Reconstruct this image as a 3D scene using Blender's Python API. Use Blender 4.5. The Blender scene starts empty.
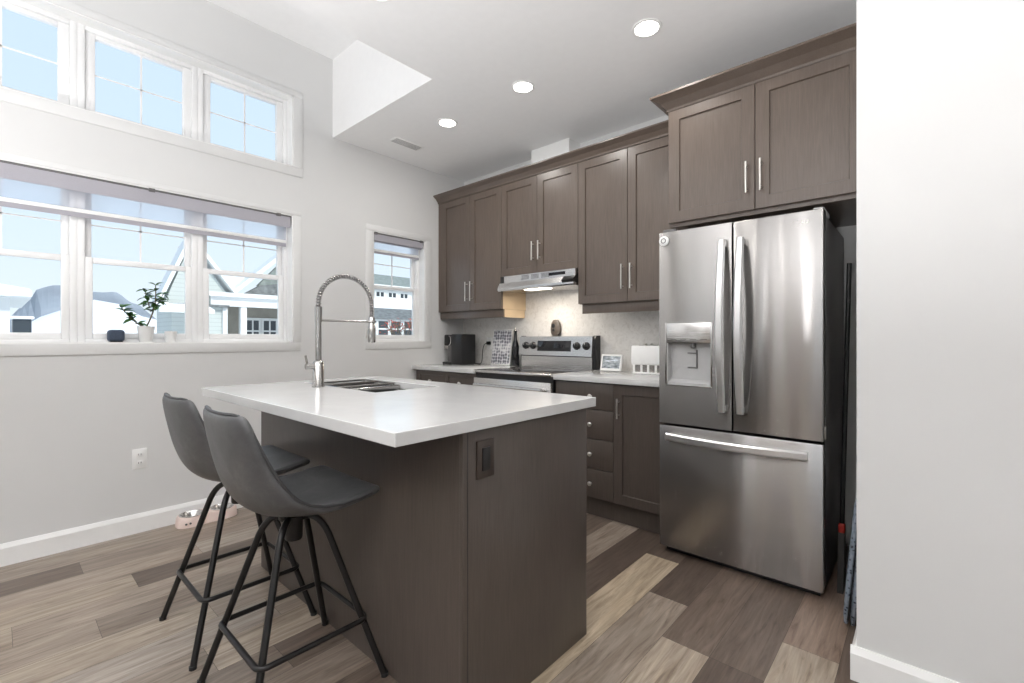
import bpy, bmesh, math, random
from mathutils import Vector, Matrix, noise
random.seed(7)
PI = math.pi
SC = bpy.context.scene
COL = SC.collection

# ------------------------------------------------------------------ camera, world, sun, lamps, exposure
CAM_Z = 1.149
cam_d = bpy.data.cameras.new('camera'); cam = bpy.data.objects.new('camera', cam_d); COL.objects.link(cam)
cam_d.sensor_fit = 'HORIZONTAL'; cam_d.sensor_width = 36.0
cam_d.lens = 463.0 / 1024.0 * 36.0
cam_d.shift_y = -3.0 / 1024.0
cam_d.clip_start = 0.02; cam_d.clip_end = 1000
cam.location = (0, 0, CAM_Z)
cam.rotation_euler = (PI / 2, 0, math.radians(41.72))
SC.camera = cam
vs = SC.view_settings
SC.display_settings.display_device = 'sRGB'
vs.view_transform = 'Standard'; vs.look = 'None'; vs.exposure = 0.28; vs.gamma = 1.0; vs.use_curve_mapping = False

world = bpy.data.worlds.new('sky'); SC.world = world; world.use_nodes = True
wn, wl = world.node_tree.nodes, world.node_tree.links
wn.clear()
w_out = wn.new('ShaderNodeOutputWorld'); w_bg = wn.new('ShaderNodeBackground')
w_tc = wn.new('ShaderNodeTexCoord'); w_sep = wn.new('ShaderNodeSeparateXYZ'); w_rmp = wn.new('ShaderNodeValToRGB')
wl.new(w_tc.outputs['Generated'], w_sep.inputs[0]); wl.new(w_sep.outputs['Z'], w_rmp.inputs[0])
w_rmp.color_ramp.elements[0].position = 0.0; w_rmp.color_ramp.elements[0].color = (0.80, 0.87, 0.95, 1)
w_rmp.color_ramp.elements[1].position = 0.75; w_rmp.color_ramp.elements[1].color = (0.54, 0.69, 0.92, 1)
e = w_rmp.color_ramp.elements.new(0.25); e.color = (0.66, 0.79, 0.95, 1)
wl.new(w_rmp.outputs[0], w_bg.inputs[0]); w_bg.inputs[1].default_value = 0.98
wl.new(w_bg.outputs[0], w_out.inputs[0])

def add_light(name, kind, loc, power, color=(1, 1, 1), size=0.1, rot=(0, 0, 0), **kw):
    d = bpy.data.lights.new(name, kind); d.energy = power; d.color = color
    if kind == 'AREA':
        d.shape = 'DISK'; d.size = size
    elif kind in ('POINT', 'SPOT'):
        d.shadow_soft_size = size
    for k, v in kw.items(): setattr(d, k, v)
    o = bpy.data.objects.new(name, d); COL.objects.link(o); o.location = loc; o.rotation_euler = rot
    return o

sun_d = bpy.data.lights.new('sun', 'SUN'); sun_d.energy = 2.5; sun_d.angle = math.radians(6); sun_d.color = (1, 0.97, 0.92)
sun = bpy.data.objects.new('sun', sun_d); COL.objects.link(sun); sun.location = (20, 15, 30)
sun.rotation_euler = Vector((-0.75, -0.28, -0.60)).to_track_quat('-Z', 'Y').to_euler()

CEIL, HIGH = 2.73, 3.345
DOWN = [(-1.058, 2.218), (-1.885, 2.218), (-2.613, 2.218), (-1.85, 1.165),
        (0.1, 0.9), (-1.85, 0.1), (-0.9, -0.3), (0.6, -0.6), (-1.4, -1.6), (0.2, -1.8), (1.8, -0.6), (1.8, -2.2), (-0.6, -2.8)]  # this row: added lamps out of view, for fill and fridge streaks
DOWN_POWER = 3.6
for i, (x, y) in enumerate(DOWN):
    add_light('downlight_lamp', 'AREA', (x, y, CEIL - 0.012), DOWN_POWER * (0.4 if i > 3 else 1.0), (1.0, 0.965, 0.92), 0.11)
TORCH = [(-0.05, -1.05, 112), (-1.9, -1.45, 54), (1.7, -2.2, 20)]
UPFILL_Z = 1.0      # added uplighters out of view, lifting ceiling and wall brightness
for x, y, pw in TORCH:
    add_light('uplight_fill', 'AREA', (x, y, UPFILL_Z), pw, (0.99, 0.99, 1.0), 0.32, rot=(PI, 0, 0))

# ------------------------------------------------------------------ materials
def new_mat(name):
    m = bpy.data.materials.new(name); m.use_nodes = True
    nt = m.node_tree; return m, nt, nt.nodes['Principled BSDF']
def setp(b, **k):
    names = dict(color='Base Color', rough='Roughness', metal='Metallic', spec='Specular IOR Level', trans='Transmission Weight',
                 coat='Coat Weight', coatr='Coat Roughness', ior='IOR', aniso='Anisotropic', anirot='Anisotropic Rotation',
                 emis='Emission Color', emis_s='Emission Strength', alpha='Alpha', sheen='Sheen Weight', sub='Subsurface Weight')
    for a, v in k.items():
        b.inputs[names[a]].default_value = (*v, 1) if isinstance(v, tuple) and len(v) == 3 else v
def coords(nt, scale=(1, 1, 1), rot=(0, 0, 0)):
    t = nt.nodes.new('ShaderNodeTexCoord'); mp = nt.nodes.new('ShaderNodeMapping')
    mp.inputs['Scale'].default_value = scale; mp.inputs['Rotation'].default_value = rot
    nt.links.new(t.outputs['Object'], mp.inputs[0]); return mp.outputs[0]
def noise_tex(nt, vec, scale, detail=4, rough=0.5, dist=0.0):
    n = nt.nodes.new('ShaderNodeTexNoise'); n.inputs['Scale'].default_value = scale
    n.inputs['Detail'].default_value = detail; n.inputs['Roughness'].default_value = rough; n.inputs['Distortion'].default_value = dist
    nt.links.new(vec, n.inputs['Vector']); return n.outputs[0]
def ramp(nt, fac, stops):
    r = nt.nodes.new('ShaderNodeValToRGB'); el = r.color_ramp.elements
    while len(el) < len(stops): el.new(0.5)
    for e_, (p, c) in zip(el, stops):
        e_.position = p; e_.color = (*c, 1) if len(c) == 3 else c
    nt.links.new(fac, r.inputs[0]); return r.outputs[0]
def mixc(nt, fac, a, b, mode='MIX'):
    m = nt.nodes.new('ShaderNodeMix'); m.data_type = 'RGBA'; m.blend_type = mode
    for v, idx in ((fac, 0), (a, 6), (b, 7)):
        if hasattr(v, 'links'): nt.links.new(v, m.inputs[idx])
        else: m.inputs[idx].default_value = (*v, 1) if isinstance(v, tuple) and len(v) == 3 else v
    return m.outputs[2]
def bump(nt, b, h, strength=0.1, dist=0.01):
    n = nt.nodes.new('ShaderNodeBump'); n.inputs['Strength'].default_value = strength; n.inputs['Distance'].default_value = dist
    nt.links.new(h, n.inputs['Height']); nt.links.new(n.outputs[0], b.inputs['Normal'])
def plain(name, color, rough=0.5, metal=0.0, var=0.0, vscale=20, bmp=0.0, bscale=200, **k):
    m, nt, b = new_mat(name); setp(b, color=color, rough=rough, metal=metal, **k)
    if var:
        v = coords(nt); f = noise_tex(nt, v, vscale)
        c0 = tuple(max(0, c * (1 - var)) for c in color); c1 = tuple(min(1, c * (1 + var)) for c in color)
        nt.links.new(ramp(nt, f, [(0.3, c0), (0.7, c1)]), b.inputs['Base Color'])
    if bmp:
        v = coords(nt); bump(nt, b, noise_tex(nt, v, bscale, 2), bmp, 0.002)
    return m
M = {}
M['wall'] = plain('wall_paint', (0.69, 0.69, 0.685), 0.7, var=0.012, vscale=3, bmp=0.03, bscale=350)
M['ceiling'] = plain('ceiling_paint', (0.90, 0.90, 0.90), 0.85, var=0.01, bmp=0.04, bscale=300)
M['rear_dim'] = plain('dim_reflection_wall', (0.26, 0.235, 0.21), 0.8, var=0.02)  # unseen rear wall, made dark to dim what the fridge reflects
M['casing'] = plain('casing_paint', (0.725, 0.725, 0.72), 0.5, var=0.01)
M['trim'] = plain('white_trim', (0.86, 0.86, 0.85), 0.35, var=0.01)
M['vinyl'] = plain('window_vinyl', (0.88, 0.88, 0.88), 0.35, var=0.01)
M['plastic_white'] = plain('white_plastic', (0.86, 0.86, 0.85), 0.3, var=0.01)
M['black'] = plain('black_plastic', (0.012, 0.012, 0.013), 0.3, var=0.1)
M['blackmetal'] = plain('black_powder_coat', (0.016, 0.015, 0.015), 0.32, metal=0.3, var=0.1)
M['darkside'] = plain('dark_grey_enamel', (0.13, 0.125, 0.125), 0.35, var=0.04, bmp=0.05)
M['outlet_dark'] = plain('brown_plastic', (0.045, 0.033, 0.027), 0.35, var=0.05)
M['maple'] = plain('maple_veneer', (0.66, 0.50, 0.32), 0.5, var=0.04, vscale=8)
M['glassblack'] = plain('black_glass', (0.01, 0.01, 0.012), 0.06, var=0.1)
M['soil'] = plain('potting_soil', (0.05, 0.035, 0.025), 0.95, var=0.3, vscale=120)
M['leaf'] = plain('leaf_green', (0.055, 0.13, 0.035), 0.4, var=0.35, vscale=30)
M['stemw'] = plain('plant_stem', (0.12, 0.09, 0.05), 0.7, var=0.2, vscale=60)
M['navy'] = plain('blue_grey_cloth', (0.055, 0.075, 0.115), 0.8, var=0.15, vscale=200)
M['pink'] = plain('pale_pink_plastic', (0.84, 0.69, 0.63), 0.4, var=0.02)
M['ceramic'] = plain('white_ceramic', (0.84, 0.84, 0.83), 0.2, var=0.01)
M['brownstone'] = plain('brown_stoneware', (0.12, 0.10, 0.085), 0.35, var=0.25, vscale=40)
M['red'] = plain('red_plastic', (0.42, 0.03, 0.02), 0.4, var=0.05)

def wood(name, c0, c1, rough=0.38):
    m, nt, b = new_mat(name)
    v = coords(nt, (14, 14, 1.1)); f = noise_tex(nt, v, 5, 6, 0.6, 0.6)
    v2 = coords(nt, (90, 90, 3)); f2 = noise_tex(nt, v2, 3, 3, 0.6)
    v3 = coords(nt, (2, 2, 0.8)); f3 = noise_tex(nt, v3, 2, 2)
    c = ramp(nt, f, [(0.3, c0), (0.7, c1)])
    c = mixc(nt, 0.3, c, ramp(nt, f2, [(0.35, tuple(x * 0.6 for x in c0)), (0.65, tuple(min(1, x * 1.2) for x in c1))]))
    c = mixc(nt, 0.25, c, ramp(nt, f3, [(0.35, tuple(x * 0.8 for x in c0)), (0.65, tuple(min(1, x * 1.15) for x in c1))]))
    nt.links.new(c, b.inputs['Base Color']); setp(b, rough=rough, spec=0.5, coat=0.22, coatr=0.22)
    bump(nt, b, f2, 0.06, 0.002)
    return m
M['wood'] = wood('stained_maple', (0.092, 0.069, 0.055), (0.126, 0.096, 0.077), 0.34)
M['wood_island'] = wood('stained_maple_panel', (0.066, 0.052, 0.044), (0.090, 0.071, 0.060), 0.42)

def quartz():
    m, nt, b = new_mat('white_quartz'); v = coords(nt)
    c = ramp(nt, noise_tex(nt, v, 6, 8, 0.6, 0.4), [(0.3, (0.60, 0.60, 0.597)), (0.7, (0.65, 0.65, 0.645))])
    nt.links.new(c, b.inputs['Base Color']); setp(b, rough=0.12, spec=0.5); return m
M['quartz'] = quartz()
def splash():
    m, nt, b = new_mat('marbled_backsplash'); v = coords(nt)
    f = noise_tex(nt, v, 26, 6, 0.7, 1.2)
    c = ramp(nt, f, [(0.35, (0.62, 0.60, 0.57)), (0.5, (0.72, 0.705, 0.68)), (0.7, (0.77, 0.755, 0.73))])
    nt.links.new(c, b.inputs['Base Color']); setp(b, rough=0.25); bump(nt, b, f, 0.05, 0.002); return m
M['splash'] = splash()
ANIROT = 0.25
def steel(name, rough=0.2, vertical=True, wave=0.25, col=(0.42, 0.408, 0.40)):
    m, nt, b = new_mat(name)
    setp(b, color=col, metal=1.0, rough=rough)
    v = coords(nt, (1, 1, 0.002) if vertical else (0.002, 1, 1)); f = noise_tex(nt, v, 1200, 2)
    r = nt.nodes.new('ShaderNodeMapRange'); r.inputs[3].default_value = rough * 0.75; r.inputs[4].default_value = rough * 1.35
    nt.links.new(f, r.inputs[0]); nt.links.new(r.outputs[0], b.inputs['Roughness'])
    v2 = coords(nt, (1, 1, 0.10)); f2 = noise_tex(nt, v2, 4.5, 0, 0.3)
    if vertical:
        tg = nt.nodes.new('ShaderNodeTangent'); tg.direction_type = 'RADIAL'; tg.axis = 'Z'; nt.links.new(tg.outputs[0], b.inputs['Tangent']); setp(b, aniso=1.0, anirot=ANIROT)
    if wave: bump(nt, b, f2, wave, 0.02)
    return m
M['steel'] = steel('brushed_stainless', 0.23, True, 0.30)
M['steel_h'] = steel('brushed_stainless_trim', 0.24, False, 0.0, (0.66, 0.65, 0.64))
M['handlesteel'] = plain('pale_satin_steel', (0.78, 0.78, 0.78), 0.3, metal=0.85, var=0.02)
M['chrome'] = plain('polished_nickel', (0.50, 0.49, 0.475), 0.17, metal=1.0, var=0.02)
M['nickel'] = plain('satin_nickel', (0.62, 0.60, 0.57), 0.3, metal=1.0, var=0.02)
M['sinksteel'] = plain('sink_steel', (0.42, 0.42, 0.42), 0.28, metal=1.0, var=0.05)

def leather():
    m, nt, b = new_mat('grey_faux_leather'); v = coords(nt)
    f = noise_tex(nt, v, 9, 8, 0.7, 0.5)
    c = ramp(nt, f, [(0.3, (0.062, 0.063, 0.066)), (0.55, (0.096, 0.097, 0.100)), (0.75, (0.145, 0.144, 0.142))])
    nt.links.new(c, b.inputs['Base Color']); setp(b, rough=0.42, spec=0.6)
    bump(nt, b, noise_tex(nt, v, 260, 3), 0.12, 0.002); return m
M['leather'] = leather()
M['leather_edge'] = plain('faux_leather_piping', (0.05, 0.05, 0.052), 0.45, var=0.1)

def floor_mat():
    m, nt, b = new_mat('plank_floor')
    at = nt.nodes.new('ShaderNodeAttribute'); at.attribute_name = 'plank'   # colour of each plank, x = seed in alpha
    v = coords(nt, (30, 2.2, 1)); 
    add = nt.nodes.new('ShaderNodeVectorMath'); add.operation = 'ADD'
    comb = nt.nodes.new('ShaderNodeCombineXYZ'); mul = nt.nodes.new('ShaderNodeMath'); mul.operation = 'MULTIPLY'; mul.inputs[1].default_value = 173.0
    nt.links.new(at.outputs['Alpha'], mul.inputs[0]); nt.links.new(mul.outputs[0], comb.inputs[0]); nt.links.new(mul.outputs[0], comb.inputs[1]); nt.links.new(mul.outputs[0], comb.inputs[2])
    nt.links.new(v, add.inputs[0]); nt.links.new(comb.outputs[0], add.inputs[1])
    f1 = noise_tex(nt, add.outputs[0], 1.4, 7, 0.65, 1.2)
    add2 = nt.nodes.new('ShaderNodeVectorMath'); add2.operation = 'ADD'
    v2 = coords(nt, (7, 0.9, 1)); nt.links.new(v2, add2.inputs[0]); nt.links.new(comb.outputs[0], add2.inputs[1])
    f2 = noise_tex(nt, add2.outputs[0], 2.0, 4, 0.6, 2.0)
    g = ramp(nt, f1, [(0.28, (0.45, 0.41, 0.38)), (0.40, (0.80, 0.78, 0.76)), (0.52, (1.0, 1.0, 1.0)), (0.72, (1.35, 1.34, 1.32))])
    c = mixc(nt, 1.0, at.outputs['Color'], g, 'MULTIPLY')
    g2 = ramp(nt, f2, [(0.26, (0.50, 0.45, 0.41)), (0.36, (0.85, 0.82, 0.79)), (0.55, (1.0, 1.0, 1.0)), (0.8, (1.2, 1.2, 1.2))])
    c = mixc(nt, 0.9, c, mixc(nt, 1.0, c, g2, 'MULTIPLY'))
    nt.links.new(c, b.inputs['Base Color'])
    setp(b, rough=0.36, spec=0.5)
    bump(nt, b, f1, 0.08, 0.003)
    return m
M['floor'] = floor_mat()

def pane_glass():
    m = bpy.data.materials.new('window_glass'); m.use_nodes = True; nt = m.node_tree; nt.nodes.clear()
    o = nt.nodes.new('ShaderNodeOutputMaterial'); mx = nt.nodes.new('ShaderNodeMixShader')
    t = nt.nodes.new('ShaderNodeBsdfTransparent'); g = nt.nodes.new('ShaderNodeBsdfGlossy'); g.inputs['Roughness'].default_value = 0.02
    t.inputs[0].default_value = (0.97, 0.985, 0.98, 1)
    fr = nt.nodes.new('ShaderNodeFresnel'); fr.inputs[0].default_value = 1.14
    nt.links.new(fr.outputs[0], mx.inputs[0]); nt.links.new(t.outputs[0], mx.inputs[1]); nt.links.new(g.outputs[0], mx.inputs[2])
    nt.links.new(mx.outputs[0], o.inputs[0]); return m
M['glass'] = pane_glass()
def sheer():
    m = bpy.data.materials.new('sheer_mesh_fabric'); m.use_nodes = True; nt = m.node_tree; nt.nodes.clear()
    o = nt.nodes.new('ShaderNodeOutputMaterial'); mx = nt.nodes.new('ShaderNodeMixShader')
    t = nt.nodes.new('ShaderNodeBsdfTransparent'); d = nt.nodes.new('ShaderNodeBsdfTranslucent'); d.inputs[0].default_value = (0.92, 0.93, 0.98, 1)
    mx.inputs[0].default_value = 0.35
    nt.links.new(t.outputs[0], mx.inputs[1]); nt.links.new(d.outputs[0], mx.inputs[2]); nt.links.new(mx.outputs[0], o.inputs[0]); return m
M['sheer'] = sheer()
M['blind'] = plain('grey_blind_fabric', (0.40, 0.39, 0.43), 0.8, var=0.04, vscale=300)
def emit(name, col, s):
    m, nt, b = new_mat(name); setp(b, color=col, emis=col, emis_s=s); return m
M['lamp'] = emit('lit_diffuser', (1.0, 0.97, 0.92), 9.0)
M['hoodlamp'] = emit('hood_lit_lens', (1.0, 0.93, 0.82), 4.0)
M['globe'] = emit('opal_globe', (1.0, 0.97, 0.92), 7.0)
# exterior
M['snow'] = plain('snow', (0.90, 0.91, 0.93), 0.7, var=0.02, vscale=1.0)
M['mount'] = plain('hazy_mountain', (0.30, 0.33, 0.37), 0.9, var=0.18, vscale=0.05)
M['siding_w'] = plain('white_siding', (0.80, 0.81, 0.80), 0.6)
M['shingle'] = plain('grey_shingle', (0.19, 0.20, 0.20), 0.9, var=0.35, vscale=6)
M['shingle_g'] = plain('green_grey_shingle', (0.25, 0.28, 0.26), 0.9, var=0.2, vscale=6)
M['taupe'] = plain('taupe_stucco', (0.33, 0.31, 0.27), 0.9, var=0.08, vscale=3)
M['darkglass'] = plain('dark_window_glass', (0.05, 0.06, 0.07), 0.1)
M['bushred'] = plain('red_leaves', (0.42, 0.10, 0.07), 0.8, var=0.3, vscale=5)
def siding(name, c):
    m, nt, b = new_mat(name); v = coords(nt, (0, 0, 7.5))
    w = nt.nodes.new('ShaderNodeTexWave'); w.bands_direction = 'Z'; w.wave_profile = 'SAW'; w.inputs['Scale'].default_value = 0.16 * 2
    nt.links.new(v, w.inputs[0])
    nt.links.new(ramp(nt, w.outputs[0], [(0.0, tuple(x * 0.8 for x in c)), (0.25, c)]), b.inputs['Base Color'])
    setp(b, rough=0.7); bump(nt, b, w.outputs[0], 0.3, 0.02); return m
M['siding_g'] = siding('pale_green_siding', (0.54, 0.575, 0.55))

# ------------------------------------------------------------------ mesh helpers
ORG = {}
class MB:
    def __init__(s): s.bm = bmesh.new()
    def box(s, x0, x1, y0, y1, z0, z1, bev=0.0, seg=2, rot=None, piv=None):
        r = bmesh.ops.create_cube(s.bm, size=1.0); vs_ = r['verts']
        cx, cy, cz = (x0 + x1) / 2, (y0 + y1) / 2, (z0 + z1) / 2
        for v in vs_: v.co = Vector((cx + v.co.x * abs(x1 - x0), cy + v.co.y * abs(y1 - y0), cz + v.co.z * abs(z1 - z0)))
        allv = list(vs_)
        if bev > 0:
            ed = list({e_ for v in vs_ for e_ in v.link_edges})
            rr = bmesh.ops.bevel(s.bm, geom=ed, offset=bev, segments=seg, affect='EDGES', profile=0.5)
            allv = list({v for f in rr['faces'] for v in f.verts} | {v for v in vs_ if v.is_valid})
        if rot is not None:
            piv = Vector(piv or (cx, cy, cz))
            for v in allv: v.co = piv + rot @ (v.co - piv)
        return allv
    def grid(s, rows, close_u=False, close_v=False, cap0=False, cap1=False):
        vv = [[s.bm.verts.new(p) for p in r] for r in rows]
        n, m = len(vv), len(vv[0])
        for i in range(n if close_u else n - 1):
            for j in range(m if close_v else m - 1):
                a, b, c, d = vv[i][j], vv[i][(j + 1) % m], vv[(i + 1) % n][(j + 1) % m], vv[(i + 1) % n][j]
                try: s.bm.faces.new((a, b, c, d))
                except ValueError: pass
        if cap0: s.bm.faces.new(vv[0])
        if cap1: s.bm.faces.new(list(reversed(vv[-1])))
        return vv
    def tube(s, pts, r, n=12, closed=False, caps=True, radii=None):
        pts = [Vector(p) for p in pts]; rows = []
        N = len(pts); up = None
        for i, p in enumerate(pts):
            if closed: t = (pts[(i + 1) % N] - pts[i - 1])
            else: t = pts[min(i + 1, N - 1)] - pts[max(i - 1, 0)]
            t.normalize()
            if up is None:
                up = Vector((0, 0, 1)) if abs(t.z) < 0.9 else Vector((1, 0, 0))
            a = (up - t * up.dot(t)).normalized(); up = a
            b = t.cross(a); rr = radii[i] if radii else r
            rows.append([p + (a * math.cos(k * 2 * PI / n) + b * math.sin(k * 2 * PI / n)) * rr for k in range(n)])
        s.grid(rows, close_u=closed, close_v=True, cap0=caps and not closed, cap1=caps and not closed)
    def lathe(s, prof, c=(0, 0, 0), n=24, axis='Z'):
        rows = []
        for r, h in prof:
            row = []
            for k in range(n):
                a = k * 2 * PI / n; x, y = max(r, 1e-4) * math.cos(a), max(r, 1e-4) * math.sin(a)
                p = {'Z': (x, y, h), 'Y': (x, h, y), 'X': (h, x, y)}[axis]
                row.append((c[0] + p[0], c[1] + p[1], c[2] + p[2]))
            rows.append(row)
        s.grid(rows, close_v=True, cap0=True, cap1=True)
    def prism(s, poly, x0, x1, axis='X'):
        def P(u, w, t): return {'X': (t, u, w), 'Y': (u, t, w), 'Z': (u, w, t)}[axis]
        a = [s.bm.verts.new(P(u, w, x0)) for u, w in poly]; b = [s.bm.verts.new(P(u, w, x1)) for u, w in poly]
        n = len(poly)
        s.bm.faces.new(a); s.bm.faces.new(list(reversed(b)))
        for i in range(n): s.bm.faces.new((a[i], b[i], b[(i + 1) % n], a[(i + 1) % n]))
    def build(s, name, mat, parent=None, smooth=False, org=None):
        bm = s.bm
        bmesh.ops.recalc_face_normals(bm, faces=bm.faces)
        o_ = Vector(org) if org is not None else (ORG.get(parent.name, Vector((0, 0, 0))) if parent else None)
        if o_ is None:       # origin at the base centre of the mesh
            xs = [v.co for v in bm.verts]
            lo = Vector((min(v.x for v in xs), min(v.y for v in xs), min(v.z for v in xs)))
            hi = Vector((max(v.x for v in xs), max(v.y for v in xs), max(v.z for v in xs)))
            o_ = Vector(((lo.x + hi.x) / 2, (lo.y + hi.y) / 2, lo.z))
        for v in bm.verts: v.co -= o_
        me = bpy.data.meshes.new(name); bm.to_mesh(me); bm.free()
        me.materials.append(mat)
        if smooth:
            for p in me.polygons: p.use_smooth = True
            if smooth != 'all':
                try: me.set_sharp_from_angle(angle=math.radians(38))
                except Exception: pass
        ob = bpy.data.objects.new(name, me); COL.objects.link(ob)
        if parent: ob.parent = parent
        else: ob.location = o_
        ORG[ob.name] = o_
        return ob

def tag(o, label=None, cat=None, group=None, kind=None):
    if label: o['label'] = label
    if cat: o['category'] = cat
    if group: o['group'] = group
    if kind: o['kind'] = kind
    return o
def thing(name, loc, label, cat, group=None, kind=None):
    o = bpy.data.objects.new(name, None); COL.objects.link(o); o.location = loc; o.empty_display_size = 0.1
    ORG[o.name] = Vector(loc); return tag(o, label, cat, group, kind)
def box(name, mat, parent, *a, bev=0.0, **k):
    m = MB(); m.box(*a, bev=bev, **k); return m.build(name, mat, parent, smooth=bev > 0)
def struct(name, mat, *a, bev=0.0):
    m = MB(); m.box(*a, bev=bev); o = m.build(name, mat, None, smooth=bev > 0); o['kind'] = 'structure'; return o
def copy_tree(o, parent=None):
    c = o.copy(); COL.objects.link(c)
    if parent: c.parent = parent
    for ch in list(o.children): copy_tree(ch, c)
    return c
def cells(mb, axis, t0, t1, us, ws, holes):
    """slab of thickness t0..t1 along axis with rectangular holes (u0,u1,w0,w1)"""
    bm = mb.bm; cache = {}
    def P(u, w, t): return {'X': (t, u, w), 'Y': (u, t, w), 'Z': (u, w, t)}[axis]
    def V(u, w, t):
        k = (round(u, 5), round(w, 5), round(t, 5))
        if k not in cache: cache[k] = bm.verts.new(P(*k))
        return cache[k]
    us = sorted(set(us) | {h[0] for h in holes} | {h[1] for h in holes}); ws = sorted(set(ws) | {h[2] for h in holes} | {h[3] for h in holes})
    def solid(i, j):
        if i < 0 or j < 0 or i >= len(us) - 1 or j >= len(ws) - 1: return False
        cu, cw = (us[i] + us[i + 1]) / 2, (ws[j] + ws[j + 1]) / 2
        return not any(h[0] < cu < h[1] and h[2] < cw < h[3] for h in holes)
    for i in range(len(us) - 1):
        for j in range(len(ws) - 1):
            if not solid(i, j): continue
            u0, u1, w0, w1 = us[i], us[i + 1], ws[j], ws[j + 1]
            for t in (t0, t1): bm.faces.new([V(u0, w0, t), V(u1, w0, t), V(u1, w1, t), V(u0, w1, t)])
            for di, dj, (a, b) in ((-1, 0, ((u0, w0), (u0, w1))), (1, 0, ((u1, w0), (u1, w1))), (0, -1, ((u0, w0), (u1, w0))), (0, 1, ((u0, w1), (u1, w1)))):
                if not solid(i + di, j + dj): bm.faces.new([V(*a, t0), V(*b, t0), V(*b, t1), V(*a, t1)])

# ------------------------------------------------------------------ room shell
W = -3.482; BACK = 3.172; YR = -3.6; XR = 3.6
PX, PY = -0.172, 1.940                                        # corner of the block right of the fridge
BW = (-0.262, 1.476, 1.12, 2.06)                               # big window opening (y0,y1,z0,z1)
UW = (-0.262, 1.476, 2.415, 2.94)                              # clerestory
SW = (2.140, 2.685, 1.12, 2.06)                                # small window
m = MB(); cells(m, 'X', W - 0.20, W, [YR - 0.2, BACK + 0.2], [-0.1, HIGH + 0.15], [BW, UW, SW])
o = m.build('wall_left', M['wall']); o['kind'] = 'structure'
struct('wall_back', M['wall'], W, PX - 0.0, BACK, BACK + 0.15, -0.1, HIGH)
struct('wall_right', M['wall'], PX, XR, PY, BACK + 0.15, 0.0, CEIL)
RW = [(-3.10, -2.85, 0.15, 2.40), (-1.86, -1.66, 0.15, 2.40), (-1.47, -1.33, 0.15, 2.40), (0.6, 2.6, 0.5, 2.2)]  # added openings, unseen; the narrow ones shaped to streak the fridge
m = MB(); cells(m, 'Y', YR - 0.15, YR, [W, XR + 0.1], [-0.1, HIGH], RW)
o = m.build('wall_rear', M['rear_dim']); o['kind'] = 'structure'
struct('wall_far_right', M['wall'], XR, XR + 0.15, YR, PY + 0.0, -0.1, CEIL)
# ceilings
TX, TY = -2.242, 1.782
m = MB()
cells(m, 'Z', CEIL, CEIL + 0.25, [W, XR + 0.1], [YR, BACK + 0.1], [(W, TX, YR, TY)])
m.box(TX, TX + 0.2, YR, TY + 0.2, CEIL + 0.25, HIGH); m.box(W, TX, TY, TY + 0.2, CEIL + 0.25, HIGH)
o = m.build('ceiling', M['ceiling']); o['kind'] = 'structure'
struct('ceiling_raised', M['ceiling'], W, TX + 0.2, YR, TY + 0.2, HIGH, HIGH + 0.12)

# floor: planks along Y, 155 mm wide, colour per plank
PW = 0.1775; PO = -0.935
TONES = {'d': (0.112, 0.083, 0.066), 'e': (0.15, 0.114, 0.091), 'm': (0.250, 0.202, 0.165), 't': (0.37, 0.308, 0.245), 'l': (0.46, 0.375, 0.275), 'g': (0.33, 0.285, 0.245), 'r': (0.235, 0.172, 0.135), 'u': (0.310, 0.256, 0.210)}  # u and t greyed so the left planks carry window sheen
FIX = {}      # (column, index): tone, filled below
STARTS = {}   # column: y of one joint
def plank_layout():
    rnd = random.Random(11); out = []
    i0 = math.floor((W - PO) / PW) - 0; i1 = math.ceil((XR + 0.15 - PO) / PW)
    for i in range(i0, i1):
        x0, x1 = max(W, PO + i * PW), PO + (i + 1) * PW
        ys = YCUT.get(i)
        if ys is None:
            ys = []; y = YR - 0.2 - rnd.random() * 1.1
            while y < BACK + 0.1:
                ys.append((y, rnd.choice('ddeemmtgrgt' if x0 > -1.6 else 'dgmgteggtgm'))); y += rnd.uniform(0.75, 1.25)
        for k, (y0, t) in enumerate(ys):
            y1 = ys[k + 1][0] if k + 1 < len(ys) else BACK + 0.1
            out.append((x0, x1, max(y0, YR - 0.1), y1, t, rnd.random()))
    return out
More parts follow.
